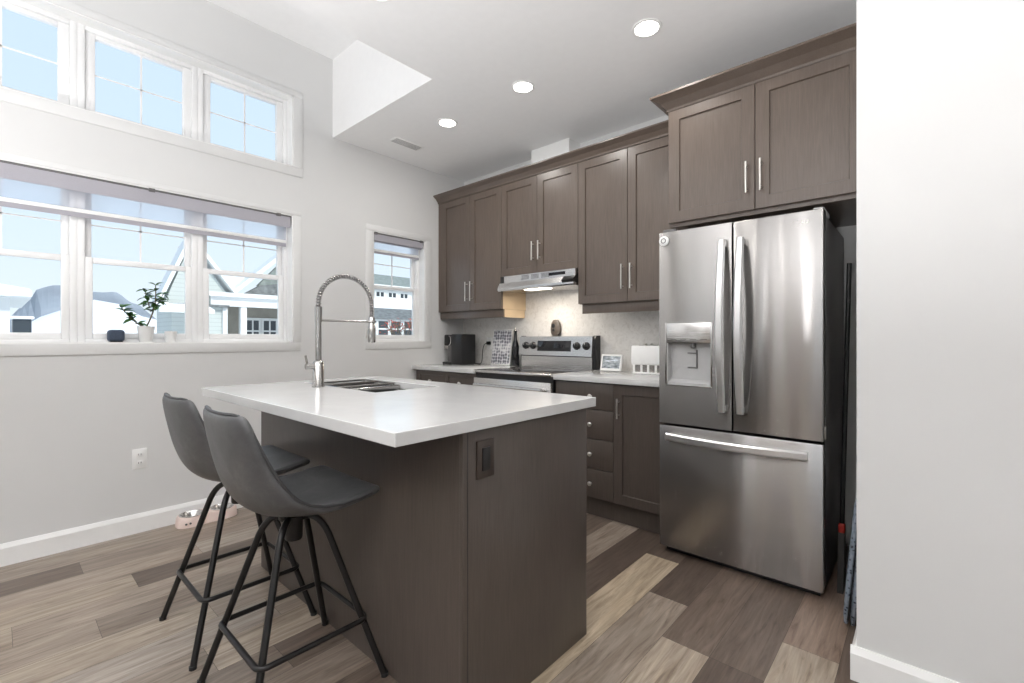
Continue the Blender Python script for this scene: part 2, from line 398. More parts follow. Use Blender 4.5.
# joints and tones read from the photograph where the floor shows at the right
YCUT = {
    -4: [(-4, 'm'), (-2.6, 'e'), (-1.3, 't'), (-0.1, 'm'), (1.0, 'e'), (2.05, 'e')],
    -3: [(-4, 'e'), (-2.6, 'm'), (-1.5, 'g'), (-0.4, 'd'), (0.6, 'e'), (1.65, 'u'), (2.62, 'e')],
    -2: [(-4, 'm'), (-2.2, 't'), (-1.0, 'e'), (0.1, 'm'), (0.9, 't'), (1.52, 'd'), (2.75, 'e')],
    -1: [(-4, 'e'), (-2.9, 'm'), (-1.6, 'd'), (-0.5, 't'), (0.5, 'm'), (1.10, 'l'), (2.33, 'd')],
    0: [(-4, 'd'), (-2.4, 'm'), (-1.2, 'g'), (0.0, 'e'), (0.78, 'u'), (1.985, 'd')],
    1: [(-4, 't'), (-2.7, 'e'), (-1.4, 'm'), (-0.2, 'd'), (0.55, 't'), (1.72, 'e'), (2.9, 'd')],
    2: [(-4, 'e'), (-2.0, 'g'), (-0.7, 'm'), (0.4, 'd'), (1.72, 'e'), (2.6, 'd')],
    3: [(-4, 'm'), (-2.5, 'd'), (-1.0, 't'), (0.75, 't'), (1.99, 'r'), (2.9, 'd')],
    4: [(-4, 'd'), (-2.2, 'm'), (-0.9, 'e'), (0.5, 'm'), (1.6, 'e'), (2.8, 'd')],
    -14: [(-4, 'm'), (-2.6, 'u'), (-1.2, 'e'), (-0.15, 'u'), (1.0, 'm'), (2.1, 'u')],  # left columns from here: paler tones painted in as window sheen
    -13: [(-4, 'e'), (-2.9, 'u'), (-0.9, 'e'), (0.295, 'm'), (1.4, 'u')],
    -12: [(-4, 'u'), (-1.9, 't'), (-0.75, 'u'), (0.75, 'g'), (1.9, 'u')],
    -11: [(-4, 'm'), (-2.0, 'g'), (-0.70, 't'), (0.45, 'e'), (1.6, 'm')],
    -10: [(-4, 't'), (-2.4, 'u'), (-1.0, 't'), (0.05, 'u'), (1.2, 't')],
    -9: [(-4, 'u'), (-2.1, 'm'), (-0.9, 'u'), (0.28, 'm'), (1.4, 'u')],
    -8: [(-4, 'm'), (-2.2, 't'), (-0.6, 't'), (0.62, 'u'), (1.7, 'm')],
    -7: [(-4, 'm'), (-2.2, 'u'), (-0.35, 'g'), (0.80, 'u'), (1.9, 'm')],
    -6: [(-4, 't'), (-2.0, 'm'), (-0.8, 'u'), (0.52, 't'), (1.6, 'e')],
    -5: [(-4, 'u'), (-1.7, 'e'), (-0.3, 'm'), (0.70, 'e'), (1.7, 'u')],
}
bm = bmesh.new(); info = []
for x0, x1, y0, y1, t, sd in plank_layout():
    g = 0.0006
    v = [bm.verts.new(p) for p in ((x0 + g, y0 + g, 0), (x1 - g, y0 + g, 0), (x1 - g, y1 - g, 0), (x0 + g, y1 - g, 0))]
    bm.faces.new(v)
    c = TONES[t]; j = 0.9 + 0.2 * sd
    info.append((c[0] * j, c[1] * j, c[2] * j, sd))
n_top = len(info)
v = [bm.verts.new(p) for p in ((W - 0.05, YR - 0.15, -0.002), (XR + 0.15, YR - 0.15, -0.002), (XR + 0.15, BACK + 0.1, -0.002), (W - 0.05, BACK + 0.1, -0.002))]
w = [bm.verts.new((p.co.x, p.co.y, -0.1)) for p in v]
bm.faces.new(v); bm.faces.new(list(reversed(w)))
for i in range(4): bm.faces.new((v[i], v[(i + 1) % 4], w[(i + 1) % 4], w[i]))
me = bpy.data.meshes.new('floor'); bm.to_mesh(me); bm.free()
at = me.color_attributes.new('plank', 'FLOAT_COLOR', 'CORNER')
for p in me.polygons:
    c = info[p.index] if p.index < n_top else (0.03, 0.022, 0.018, 0.5)
    for li in p.loop_indices: at.data[li].color = c
me.materials.append(M['floor']); o = bpy.data.objects.new('floor', me); COL.objects.link(o); o['kind'] = 'structure'

# baseboards
def base_profile(d=0.016, h=0.112):
    return [(0, 0), (d, 0), (d, h - 0.022), (d * 0.55, h - 0.006), (d * 0.4, h), (0, h)]
m = MB(); m.prism([(W + a, b) for a, b in base_profile()], YR, BACK - 0.64, 'Y'); o = m.build('baseboard_left', M['trim']); o['kind'] = 'structure'
m = MB(); m.prism([(PY - a, b) for a, b in base_profile()], PX - 0.016, XR, 'X')
m.prism([(PX - a, b) for a, b in base_profile()], PY + 0.0005, BACK, 'Y')
o = m.build('baseboard_right', M['trim']); o['kind'] = 'structure'
m = MB(); m.prism([(YR + a, b) for a, b in base_profile()], W, XR, 'X'); o = m.build('baseboard_rear', M['trim']); o['kind'] = 'structure'

# ------------------------------------------------------------------ windows
def window(n, op, cw, units, hung, grid):
    y0, y1, z0, z1 = op
    root = bpy.data.objects.new('window_%d' % n, None); COL.objects.link(root); root.location = (W, (y0 + y1) / 2, z0); root['kind'] = 'structure'
    ORG[root.name] = Vector(root.location)
    xf0, xf1 = W - 0.155, W - 0.085
    # interior casing
    m = MB(); t = 0.007
    ct, cb, cs = cw
    m.box(W, W + t, y0 - cs, y1 + cs, z1, z1 + ct, bev=0.002); m.box(W, W + t, y0 - cs, y0, z0, z1, bev=0.002); m.box(W, W + t, y1, y1 + cs, z0, z1, bev=0.002)
    m.box(W, W + t, y0 - cs, y1 + cs, z0 - cb, z0, bev=0.002)
    m.build('window_casing', M['casing'], root, smooth=True); m = MB()
    # jamb liner and sill board
    m.box(xf1, W + 0.002, y0, y1, z0 - 0.001, z0 + 0.008); m.box(xf1, W + 0.002, y0, y1, z1 - 0.008, z1 + 0.001)
    m.box(xf1, W + 0.002, y0 - 0.001, y0 + 0.008, z0, z1); m.box(xf1, W + 0.002, y1 - 0.008, y1 + 0.001, z0, z1)
    m.build('window_jamb', M['trim'], root, smooth=True)
    uw = (y1 - y0) / units
    for u in range(units):
        a, b = y0 + u * uw, y0 + (u + 1) * uw
        f = 0.032
        m = MB()
        for (p, q, r, s_) in ((a, a + f, z0, z1), (b - f, b, z0, z1), (a + f, b - f, z0, z0 + 0.025), (a + f, b - f, z1 - f, z1)):
            m.box(xf0, xf1, p, q, r, s_, bev=0.003)
        m.build('window_frame', M['vinyl'], root, smooth=True)
        def sash(x0, x1, za, zb, sw, rw, gd, bot=None):
            A, B = a + f, b - f; m = MB(); bt = bot or rw
            m.box(x0, x1, A, A + sw, za, zb, bev=0.004); m.box(x0, x1, B - sw, B, za, zb, bev=0.004)
            m.box(x0, x1, A + sw, B - sw, za, za + bt, bev=0.004); m.box(x0, x1, A + sw, B - sw, zb - rw, zb, bev=0.004)
            s_ = m.build('window_sash', M['vinyl'], root, smooth=True)
            g = MB(); xm = (x0 + x1) / 2; g.box(xm - 0.002, xm + 0.002, A + sw - 0.003, B - sw + 0.003, za + bt - 0.003, zb - rw + 0.003)
            g.build('glass_pane', M['glass'], s_)
            if gd:
                g = MB(); ym, zm = (A + B) / 2, (za + bt + zb - rw) / 2
                g.box(xm + 0.003, xm + 0.008, ym - 0.005, ym + 0.005, za + bt, zb - rw); g.box(xm + 0.003, xm + 0.008, A + sw, B - sw, zm - 0.004, zm + 0.004)
                g.build('muntin', M['vinyl'], s_)
        if hung:
            zm = 1.598
            sash(W - 0.118, W - 0.088, z0 + 0.025, zm + 0.018, 0.034, 0.034, False, 0.036)
            sash(W - 0.150, W - 0.122, zm - 0.012, z1 - f, 0.032, 0.030, grid)
        else:
            sash(W - 0.135, W - 0.10, z0 + 0.025, z1 - f, 0.046, 0.026, grid)
    return root
window(1, BW, (0.030, 0.062, 0.055), 3, True, True)
window(2, UW, (0.045, 0.065, 0.070), 3, False, True)
window(3, SW, (0.05, 0.062, 0.07), 1, True, True)
# added rear windows, out of view: daylight fill and fridge streaks
def added_window(n, op):
    x0, x1, z0, z1 = op
    root = bpy.data.objects.new('window_%d' % n, None); COL.objects.link(root); root.location = ((x0 + x1) / 2, YR, z0); root['kind'] = 'structure'
    ORG[root.name] = Vector(root.location)
    m = MB()
    for q in ((x0 - .07, x1 + .07, z1, z1 + .07), (x0 - .07, x1 + .07, z0 - .07, z0), (x0 - .07, x0, z0, z1), (x1, x1 + .07, z0, z1)):
        m.box(q[0], q[1], YR, YR + 0.014, q[2], q[3], bev=0.002)
    m.build('window_casing', M['trim'], root, smooth=True)
    m = MB()
    for q in ((x0, x1, z1 - .05, z1), (x0, x1, z0, z0 + .05), (x0, x0 + .05, z0 + .05, z1 - .05), (x1 - .05, x1, z0 + .05, z1 - .05)):
        m.box(q[0], q[1], YR - 0.11, YR - 0.06, q[2], q[3], bev=0.003)
    m.build('window_frame', M['vinyl'], root, smooth=True)
    m = MB(); m.box(x0 + .045, x1 - .045, YR - 0.088, YR - 0.084, z0 + .045, z1 - .045); m.build('glass_pane', M['glass'], root)
for i, q in enumerate(RW): added_window(4 + i, q)

# roller blinds
def blind(y0, y1, zt, label, zs):
    t = thing('roller_blind', (W - 0.03, (y0 + y1) / 2, zt), label, 'blind')
    ztop, zband, zsheer, zrail, zend = zs
    m = MB(); m.box(W - 0.035, W - 0.002, y0, y1, ztop - 0.012, ztop, bev=0.003)
    m.build('head_rail', M['darkside'], t, smooth=True)
    m = MB(); m.tube([(W - 0.036, y0 + 0.01, ztop - 0.045), (W - 0.036, y1 - 0.01, ztop - 0.045)], 0.030, 20); m.box(W - 0.007, W - 0.004, y0 + 0.006, y1 - 0.006, zband, ztop - 0.012)
    m.build('roller', M['blind'], t, smooth=True)
    m = MB(); m.box(W - 0.068, W - 0.066, y0 + 0.012, y1 - 0.012, zrail, ztop - 0.05); m.build('sheer_fabric', M['sheer'], t)
    m = MB(); m.box(W - 0.075, W - 0.060, y0 + 0.012, y1 - 0.012, zrail - 0.012, zrail + 0.010, bev=0.003); m.build('bottom_rail', M['plastic_white'], t, smooth=True)
    m = MB(); m.box(W - 0.066, W - 0.060, y0 + 0.014, y1 - 0.014, zend, zrail - 0.012); m.build('fabric_band', M['blind'], t)
    for yy in ((0.64, y1 - 0.09) if y1 - y0 > 1 else (y0 + 0.02, y1 - 0.03)):
        m = MB(); m.box(W - 0.034, W + 0.003, yy - 0.016, yy + 0.016, ztop - 0.018, ztop + 0.004, bev=0.003); m.build('bracket', M['darkside'], t, smooth=True)
blind(BW[0] + 0.01, BW[1] - 0.012, 2.052, 'wide grey zebra roller blind rolled up over the triple window', (2.052, 1.962, 1.89, 1.868, 1.830))
blind(SW[0] + 0.008, SW[1] - 0.012, 2.052, 'narrow grey zebra roller blind in the small window by the cabinets', (2.052, 1.985, 1.93, 1.915, 1.885))

# ------------------------------------------------------------------ cabinets
def bar_handle(parent, x, y, z0, z1, axis='Z', r=0.0055, out=0.03, mat='nickel'):
    m = MB(); e_ = 0.016
    if axis == 'Z':
        m.tube([(x, y - out, z0 - e_), (x, y - out, z1 + e_)], r, 10)
        for z in (z0 + 0.004, z1 - 0.004): m.tube([(x, y, z), (x, y - out, z)], r * 0.85, 8)
    else:
        m.tube([(z0 - e_, y - out, x), (z1 + e_, y - out, x)], r, 10)
        for z in (z0, z1): m.tube([(z, y, x), (z, y - out, x)], r * 0.85, 8)
    return m.build('handle', M[mat], parent, smooth=True)
def knob(parent, x, y, z):
    m = MB(); m.lathe([(0.005, y), (0.005, y - 0.014), (0.013, y - 0.018), (0.0145, y - 0.025), (0.010, y - 0.029), (0.002, y - 0.030)], (x, 0, z), 16, 'Y')
    return m.build('knob', M['nickel'], parent, smooth=True)
def shaker(parent, x0, x1, z0, z1, y, fw=0.058, name='door', mat='wood', t=0.02, rec=0.009):
    """door whose front is at y, facing -Y"""
    m = MB(); bm = m.bm
    def ring(ins, yy): return [bm.verts.new(p) for p in ((x0 + ins, yy, z0 + ins), (x1 - ins, yy, z0 + ins), (x1 - ins, yy, z1 - ins), (x0 + ins, yy, z1 - ins))]
    L = [ring(0, y + t), ring(0, y + 0.0015), ring(0.0015, y), ring(fw, y), ring(fw + 0.003, y + rec), ring(fw + 0.012, y + rec)]
    bm.faces.new(L[0]); bm.faces.new(L[-1])
    for a, b in zip(L, L[1:]):
        for i in range(4): bm.faces.new((a[i], a[(i + 1) % 4], b[(i + 1) % 4], b[i]))
    return m.build(name, M[mat], parent)
UY = 2.841; UZ0, UZ1 = 1.398, 2.433
XL, XM, XRR, XE = -3.425, -2.654, -1.889, -1.0965
def upper(x0, x1, z0, label, hz, filler=None, rail=True, side_light=False):
    t = thing('upper_cabinet', ((x0 + x1) / 2, (UY + BACK) / 2, z0), label, 'cabinet')
    m = MB(); m.box(x0 + 0.0005, x1 - 0.002, UY + 0.021, BACK - 0.012, z0, UZ1)
    if filler: m.box(filler, x0, UY + 0.004, UY + 0.06, z0, UZ1)
    m.build('cabinet_body', M['wood'], t)
    if side_light:
        box('side_panel', M['maple'], t, x1 - 0.0019, x1 - 0.0006, UY + 0.024, BACK - 0.004, z0 + 0.001, 1.70)
    xm = (x0 + x1) / 2
    for a, b, hx in ((x0 + 0.002, xm - 0.0015, xm - 0.032), (xm + 0.0015, x1 - 0.002, xm + 0.032)):
        d = shaker(t, a, b, z0 + 0.002, UZ1 - 0.002, UY)
        bar_handle(d, hx, UY, hz[0], hz[1])
    if rail:
        m = MB(); m.box(x0 + 0.02 if not filler else filler, x1 - 0.004, UY + 0.028, UY + 0.046, z0 - 0.068, z0, bev=0.001)
        m.build('light_rail', M['wood'], t, smooth=True)
        if side_light:
            box('light_rail_return', M['maple'], t, x1 - 0.022, x1 - 0.004, UY + 0.046, BACK - 0.02, z0 - 0.068, z0)
    return t
upper(XL, XM, UZ0, 'tall two-door brown upper cabinet above the black coffee maker', (1.50, 1.64), filler=W + 0.002, side_light=True)
upper(XM, XRR, 1.665, 'shorter two-door brown upper cabinet directly above the range hood', (1.78, 1.895), rail=False)
upper(XRR, XE, UZ0, 'tall two-door brown upper cabinet between the hood and the fridge', (1.50, 1.635))
# crown over the run
def crown(mb, y, z0, z1, x0, x1, out=0.055, left_return=None):
    prof = [(0.015, 0), (-0.004, 0), (-0.006, 0.012), (-out * 0.45, (z1 - z0) * 0.55), (-out, (z1 - z0) * 0.86), (-out, z1 - z0), (0.015, z1 - z0)]
    P0 = [Vector((x0 + (p if left_return else 0), y + p, z0 + h)) for p, h in prof]
    P1 = [Vector((x1, y + p, z0 + h)) for p, h in prof]
    rows = [P1, P0]
    if left_return: rows.append([Vector((x0 + p, left_return, z0 + h)) for p, h in prof])
    mb.grid(rows, close_v=True, cap0=True, cap1=True)
m = MB(); crown(m, UY, UZ1 + 0.0005, 2.503, W + 0.002, -1.17, 0.06)
tag(m.build('crown_molding', M['wood']), 'dark brown crown molding running over the long row of upper cabinets', 'molding')
# box over the duct
m = MB(); m.box(-2.475, -2.09, 3.02, BACK, UZ1 + 0.012, CEIL); tag(m.build('trim_1', M['trim']), kind='structure')

FY = 2.537; FX0, FX1 = -1.082, -0.186
t = thing('fridge_cabinet', ((FX0 + FX1) / 2, 2.85, 1.79), 'deep two-door brown cabinet with flared crown above the fridge', 'cabinet')
m = MB(); m.box(FX0, FX1, FY + 0.021, BACK - 0.002, 1.775, 2.424); m.build('cabinet_body', M['wood'], t)
xm = (FX0 + FX1) / 2
for a, b, hx in ((FX0 + 0.002, xm - 0.0015, xm - 0.035), (xm + 0.0015, FX1 - 0.002, xm + 0.03)):
    d = shaker(t, a, b, 1.797, 2.431, FY, 0.062); bar_handle(d, hx, FY, 1.895, 2.02)
m = MB(); crown(m, FY, 2.425, 2.503, FX0, FX1 + 0.01, 0.075, left_return=BACK - 0.36); m.build('crown', M['wood'], t)

BY = 2.560; CT = 0.905; CTH = 0.035
def base_body(t, x0, x1):
    m = MB(); m.box(x0, x1, BY + 0.021, BACK - 0.002, 0.125, CT - CTH); m.build('cabinet_body', M['wood_island'], t)
    m = MB(); m.box(x0, x1, 2.606, BACK - 0.01, 0.0, 0.125); m.build('toe_kick', M['wood_island'], t)
t = thing('base_cabinet', (-3.05, 2.85, 0), 'brown base cabinet under the coffee maker, left of the range', 'cabinet')
base_body(t, W + 0.005, XM - 0.003)
xa = W + 0.06
for a, b in ((xa, (xa + XM) / 2 - 0.0015), ((xa + XM) / 2 + 0.0015, XM - 0.005)):
    d = shaker(t, a, b, 0.70, 0.862, BY, 0.03, name='drawer', mat='wood_island'); knob(d, (a + b) / 2, BY, 0.78)
    d = shaker(t, a, b, 0.130, 0.694, BY, mat='wood_island'); bar_handle(d, b - 0.03 if a == xa else a + 0.03, BY, 0.54, 0.65)
XD = -1.441
t = thing('drawer_cabinet', ((XRR + XD) / 2, 2.85, 0), 'brown drawer stack with round knobs right of the range', 'cabinet')
base_body(t, XRR + 0.003, XD)
for z0, z1 in ((0.698, 0.862), (0.508, 0.692), (0.318, 0.502), (0.130, 0.312)):
    m = MB(); m.box(XRR + 0.005, XD - 0.0015, BY, BY + 0.02, z0, z1, bev=0.0015)
    d = m.build('drawer', M['wood_island'], t, smooth=True); knob(d, -1.60, BY, (z0 + z1) / 2)
t = thing('base_cabinet', ((XD - 1.08) / 2, 2.85, 0), 'brown one-door base cabinet beside the fridge', 'cabinet')
base_body(t, XD, -1.083)
d = shaker(t, XD + 0.0015, -1.085, 0.130, 0.862, BY, mat='wood_island'); bar_handle(d, XD + 0.04, BY, 0.675, 0.765)
# worktops
m = MB(); m.box(W + 0.001, XM - 0.002, FY, BACK - 0.001, CT - CTH, CT, bev=0.002)
tag(m.build('worktop', M['quartz'], smooth=True), 'white quartz worktop left of the range, carrying the coffee maker', 'worktop')
m = MB(); m.box(XRR + 0.002, -1.083, FY, BACK - 0.001, CT - CTH, CT, bev=0.002)
tag(m.build('worktop', M['quartz'], smooth=True), 'white quartz worktop between the range and the fridge', 'worktop')
m = MB(); m.box(W + 0.001, -1.083, BACK - 0.010, BACK, CT, 1.75)
tag(m.build('trim_2', M['splash']), kind='structure')

# ------------------------------------------------------------------ range hood
t = thing('range_hood', ((XM + XRR) / 2, 2.95, 1.53), 'stainless under-cabinet range hood with a lit lamp above the range', 'range hood')
hx0, hx1 = XM + 0.006, XRR - 0.006
m = MB(); m.prism([(2.815, 1.606), (2.815, 1.660), (BACK - 0.012, 1.662), (BACK - 0.012, 1.606)], hx0 + 0.05, hx1 - 0.0, 'X'); m.build('housing', M['steel_h'], t)
m = MB(); m.prism([(2.79, 1.548), (2.79, 1.565), (2.815, 1.606), (BACK - 0.012, 1.606), (BACK - 0.012, 1.545), (2.80, 1.538)], hx0, hx1, 'X'); m.build('visor', M['steel_h'], t)
m = MB(); m.box(hx1 - 0.24, hx1 - 0.09, 2.812, 2.816, 1.625, 1.648, bev=0.001); m.build('control_panel', M['glassblack'], t)
m = MB()
for i in range(3):
    for k in range(4):
        a = hx0 + 0.24 + i * 0.10; m.box(a, a + 0.075, 2.813, 2.816, 1.620 + k * 0.009, 1.624 + k * 0.009)
m.build('vent_slots', M['darkside'], t)
m = MB(); m.box(hx0 + 0.0, hx0 + 0.048, 2.825, 2.90, 1.607, 1.662); m.build('side_recess', M['black'], t)
m = MB(); m.prism([(2.780, 1.578), (2.815, 1.610), (2.84, 1.625), (2.90, 1.625), (2.90, 1.560), (2.79, 1.560)], hx1 - 0.10, hx1 + 0.0015, 'X'); m.build('end_cap', M['black'], t)
m = MB(); m.box((hx0 + hx1) / 2 - 0.10, (hx0 + hx1) / 2 + 0.12, 2.80, 2.88, 1.5325, 1.5395, bev=0.002); m.build('lamp_lens', M['hoodlamp'], t, smooth=True)
add_light('hood_lamp', 'AREA', ((hx0 + hx1) / 2, 2.86, 1.525), 2.7, (1.0, 0.90, 0.78), 0.16)

# ------------------------------------------------------------------ range
rx0, rx1 = XM + 0.002, XRR - 0.002
t = thing('kitchen_range', ((rx0 + rx1) / 2, 2.85, 0), 'freestanding stainless electric range with black knobs under the hood', 'range')
m = MB(); m.box(rx0, rx1, 2.545, BACK - 0.03, 0.02, 0.885); m.build('range_body', M['black'], t)
m = MB(); m.box(rx0 + 0.001, rx1 - 0.001, 2.515, 3.08, 0.886, 0.906, bev=0.004); m.build('cooktop_frame', M['steel_h'], t, smooth=True)
m = MB(); m.box(rx0 + 0.02, rx1 - 0.02, 2.55, 3.07, 0.9055, 0.9085, bev=0.001); g = m.build('glass_cooktop', M['glassblack'], t, smooth=True)
for cx, cy, r in ((-2.45, 2.67, 0.10), (-2.08, 2.67, 0.075), (-2.45, 2.90, 0.075), (-2.08, 2.90, 0.10)):
    m = MB(); m.tube([(cx + r * math.cos(a * PI / 18), cy + r * math.sin(a * PI / 18), 0.9086) for a in range(36)], 0.0012, 6, closed=True); m.build('burner_ring', M['darkside'], g)
m = MB(); m.box(rx0 + 0.003, rx1 - 0.003, 2.517, 2.545, 0.20, 0.845, bev=0.004); d = m.build('oven_door', M['steel_h'], t, smooth=True)
m = MB(); m.box(rx0 + 0.12, rx1 - 0.12, 2.514, 2.518, 0.35, 0.70, bev=0.001); m.build('oven_window', M['glassblack'], d, smooth=True)
m = MB(); m.tube([(rx0 + 0.05, 2.475, 0.795), (rx1 - 0.05, 2.475, 0.795)], 0.012, 14)
for x in (rx0 + 0.09, rx1 - 0.09): m.tube([(x, 2.52, 0.795), (x, 2.475, 0.795)], 0.009, 10)
m.build('handle', M['steel_h'], d, smooth=True)
m = MB(); m.box(rx0 + 0.003, rx1 - 0.003, 2.52, 2.545, 0.03, 0.19, bev=0.004); m.build('storage_drawer', M['steel_h'], t, smooth=True)
# back guard
m = MB(); m.prism([(3.085, 0.905), (3.085, 1.00), (3.13, 1.00), (3.13, 0.905)], rx0 + 0.012, rx1 - 0.03, 'X'); m.build('riser', M['steel_h'], t)
m = MB(); m.prism([(3.09, 0.905), (3.09, 1.150), (3.10, 1.172), (BACK - 0.012, 1.172), (BACK - 0.012, 0.905)], rx1 - 0.024, rx1, 'X'); m.prism([(3.09, 0.905), (3.09, 1.150), (3.10, 1.172), (BACK - 0.012, 1.172), (BACK - 0.012, 0.905)], rx0, rx0 + 0.004, 'X')
m.prism([(3.10, 0.905), (3.10, 1.155), (BACK - 0.012, 1.155), (BACK - 0.012, 0.905)], rx0 + 0.004, rx1 - 0.024, 'X')
m.build('guard_body', M['black'], t)
# tilted control face
tilt = 0.10
def face(x, h, d=0.0):      # point on the control face: h up the face, d out
    return (x, 3.062 + h * math.sin(tilt) - d * math.cos(tilt), 1.008 + h * math.cos(tilt) + d * math.sin(tilt) * -1 * -1)
m = MB(); FH = 0.158
m.prism([(face(0, 0)[1], face(0, 0)[2]), (face(0, FH)[1], face(0, FH)[2]), (3.118, 1.168), (3.118, 1.008)], rx0, rx1 - 0.022, 'X')
cp = m.build('control_panel', M['steel_h'], t)
Rt = Matrix.Rotation(-tilt, 3, 'X')
def on_face(mb_fn, x, h): return Vector(face(x, h))
m = MB(); c = Vector(face(-2.278, 0.080)); m.box(c.x - 0.17, c.x + 0.17, c.y - 0.002, c.y + 0.002, c.z - 0.043, c.z + 0.043, bev=0.001, rot=Rt)
dsp = m.build('display_window', M['glassblack'], cp, smooth=True)
for x in (-2.575, -2.495, -2.052, -1.963):
    c = Vector(face(x, 0.082)); m = MB(); m.lathe([(0.031, 0.002), (0.031, -0.004), (0.026, -0.008), (0.024, -0.022), (0.020, -0.025), (0.001, -0.025)], (0, 0, 0), 24, 'Y')
    m.box(-0.004, 0.004, -0.032, -0.02, -0.022, 0.022, bev=0.002)
    for v_ in m.bm.verts: v_.co = c + Rt @ v_.co
    k = m.build('burner_knob', M['black'], cp, smooth=True)
    m = MB(); m.box(-0.0012, 0.0012, -0.0325, -0.0315, 0.004, 0.02)
    for v_ in m.bm.verts: v_.co = c + Rt @ v_.co
    m.build('pointer', M['plastic_white'], k)

# ------------------------------------------------------------------ refrigerator
fx0, fx1, fy, fz0, fzt, fzf = -1.074, -0.328, 2.405, 0.035, 1.718, 0.685
fsp = -0.702
t = thing('refrigerator', ((fx0 + fx1) / 2, 2.8, 0), 'large stainless French-door fridge with bottom freezer and water dispenser', 'refrigerator')
m = MB(); m.box(fx0 + 0.004, fx1 - 0.004, fy + 0.075, BACK - 0.06, 0.025, fzt - 0.015, bev=0.004); m.build('fridge_body', M['darkside'], t, smooth=True)
m = MB(); m.box(fx0 + 0.02, fx1 - 0.02, fy + 0.05, fy + 0.30, 0.0, 0.03); m.build('kick_grille', M['black'], t)
dd = 0.062
# left door with dispenser opening
dx0, dx1, dz0, dz1 = -1.033, -0.803, 0.905, 1.232
m = MB(); cells(m, 'Y', fy, fy + dd, [fx0, fsp - 0.003], [fzf + 0.012, fzt], [(dx0, dx1, dz0, dz1)])
ld = m.build('door', M['steel'], t)
m = MB()
m.box(dx0, dx1, fy + 0.045, fy + 0.055, dz0, dz1); m.box(dx0, dx0 + 0.006, fy + 0.002, fy + 0.05, dz0, dz1); m.box(dx1 - 0.006, dx1, fy + 0.002, fy + 0.05, dz0, dz1)
m.prism([(fy + 0.002, dz0), (fy + 0.05, dz0), (fy + 0.05, dz0 + 0.03), (fy + 0.002, dz0 + 0.012)], dx0, dx1, 'X')
dp = m.build('dispenser_recess', plain('dispenser_grey', (0.50, 0.50, 0.50), 0.4, var=0.03), ld)
m = MB()
for q in ((dx0 - 0.006, dx1 + 0.006, dz1, dz1 + 0.005), (dx0 - 0.006, dx1 + 0.006, dz0 - 0.005, dz0), (dx0 - 0.006, dx0, dz0, dz1), (dx1, dx1 + 0.006, dz0, dz1)):
    m.box(q[0], q[1], fy - 0.004, fy + 0.01, q[2], q[3], bev=0.001)
m.build('dispenser_bezel', M['chrome'], ld, smooth=True)
m = MB(); m.box(dx0, dx1, fy - 0.003, fy + 0.04, 1.125, dz1, bev=0.004); cpn = m.build('dispenser_panel', M['steel_h'], ld, smooth=True)
m = MB()
for i in range(4): m.box(dx0 + 0.02 + i * 0.052, dx0 + 0.055 + i * 0.052, fy - 0.0036, fy - 0.0028, 1.142, 1.146)
m.build('touch_marks', M['darkside'], cpn)
m = MB(); m.lathe([(0.014, 1.125), (0.014, 1.105), (0.009, 1.098), (0.002, 1.098)], (-0.90, fy + 0.022, 0), 14)
m.build('spout', M['darkside'], ld, smooth=True)
m = MB(); m.box(-0.935, -0.885, fy + 0.036, fy + 0.042, 0.995, 1.000); m.box(-0.935, -0.885, fy + 0.036, fy + 0.042, 1.070, 1.075); m.box(-0.890, -0.884, fy + 0.034, fy + 0.042, 0.995, 1.09)
m.build('paddle', M['darkside'], ld)
m = MB(); m.lathe([(0.026, fy), (0.026, fy - 0.008), (0.022, fy - 0.012), (0.016, fy - 0.013), (0.001, fy - 0.013)], (-1.046, 0, 1.672), 24, 'Y')
mg = m.build('round_badge', M['plastic_white'], ld, smooth=True)
m = MB(); m.tube([(-1.046 + 0.012 * math.cos(a * PI / 12), fy - 0.0135, 1.672 + 0.012 * math.sin(a * PI / 12)) for a in range(24)], 0.0022, 6, closed=True); m.build('badge_ring', M['darkside'], mg)
m = MB(); m.box(fsp + 0.003, fx1, fy, fy + dd, fzf + 0.012, fzt, bev=0.005); rd = m.build('door', M['steel'], t, smooth=True)
# maker's round mark and letters, faint
m = MB(); m.tube([(-0.432 + 0.013 * math.cos(a * PI / 12), fy - 0.0006, 1.668 + 0.013 * math.sin(a * PI / 12)) for a in range(24)], 0.0009, 6, closed=True); m.build('emblem_ring', M['chrome'], rd)
fc = bpy.data.curves.new('emblem_letters', 'FONT'); fc.body = 'LG'; fc.size = 0.026; fc.extrude = 0.0006; fc.align_x = 'LEFT'; fc.align_y = 'CENTER'
tmp = bpy.data.objects.new('emblem_source', fc); COL.objects.link(tmp); bpy.context.view_layer.update()
fme = bpy.data.meshes.new_from_object(tmp.evaluated_get(bpy.context.evaluated_depsgraph_get())); bpy.data.objects.remove(tmp)
fme.materials.clear(); fme.materials.append(M['nickel'])
fo = bpy.data.objects.new('emblem_letters', fme); COL.objects.link(fo); fo.parent = rd
fo.location = Vector((-0.413, fy - 0.0006, 1.668)) - ORG[rd.name]; fo.rotation_euler = (PI / 2, 0, 0)
m = MB(); m.box(fx0, fx1, fy, fy + dd, fz0, fzf - 0.0, bev=0.005); fd = m.build('freezer_drawer', M['steel'], t, smooth=True)
m = MB(); m.box(fx0 + 0.006, fx1 - 0.006, fy + dd, fy + 0.076, fz0 + 0.02, fzt - 0.02); m.build('door_seal', M['black'], t)
m = MB(); m.box(fx1 - 0.045, fx1 - 0.004, fy + 0.03, fy + 0.20, fzt - 0.012, fzt + 0.014, bev=0.006); m.build('hinge_cover', plain('grey_plastic', (0.45, 0.45, 0.45), 0.5), t, smooth=True)
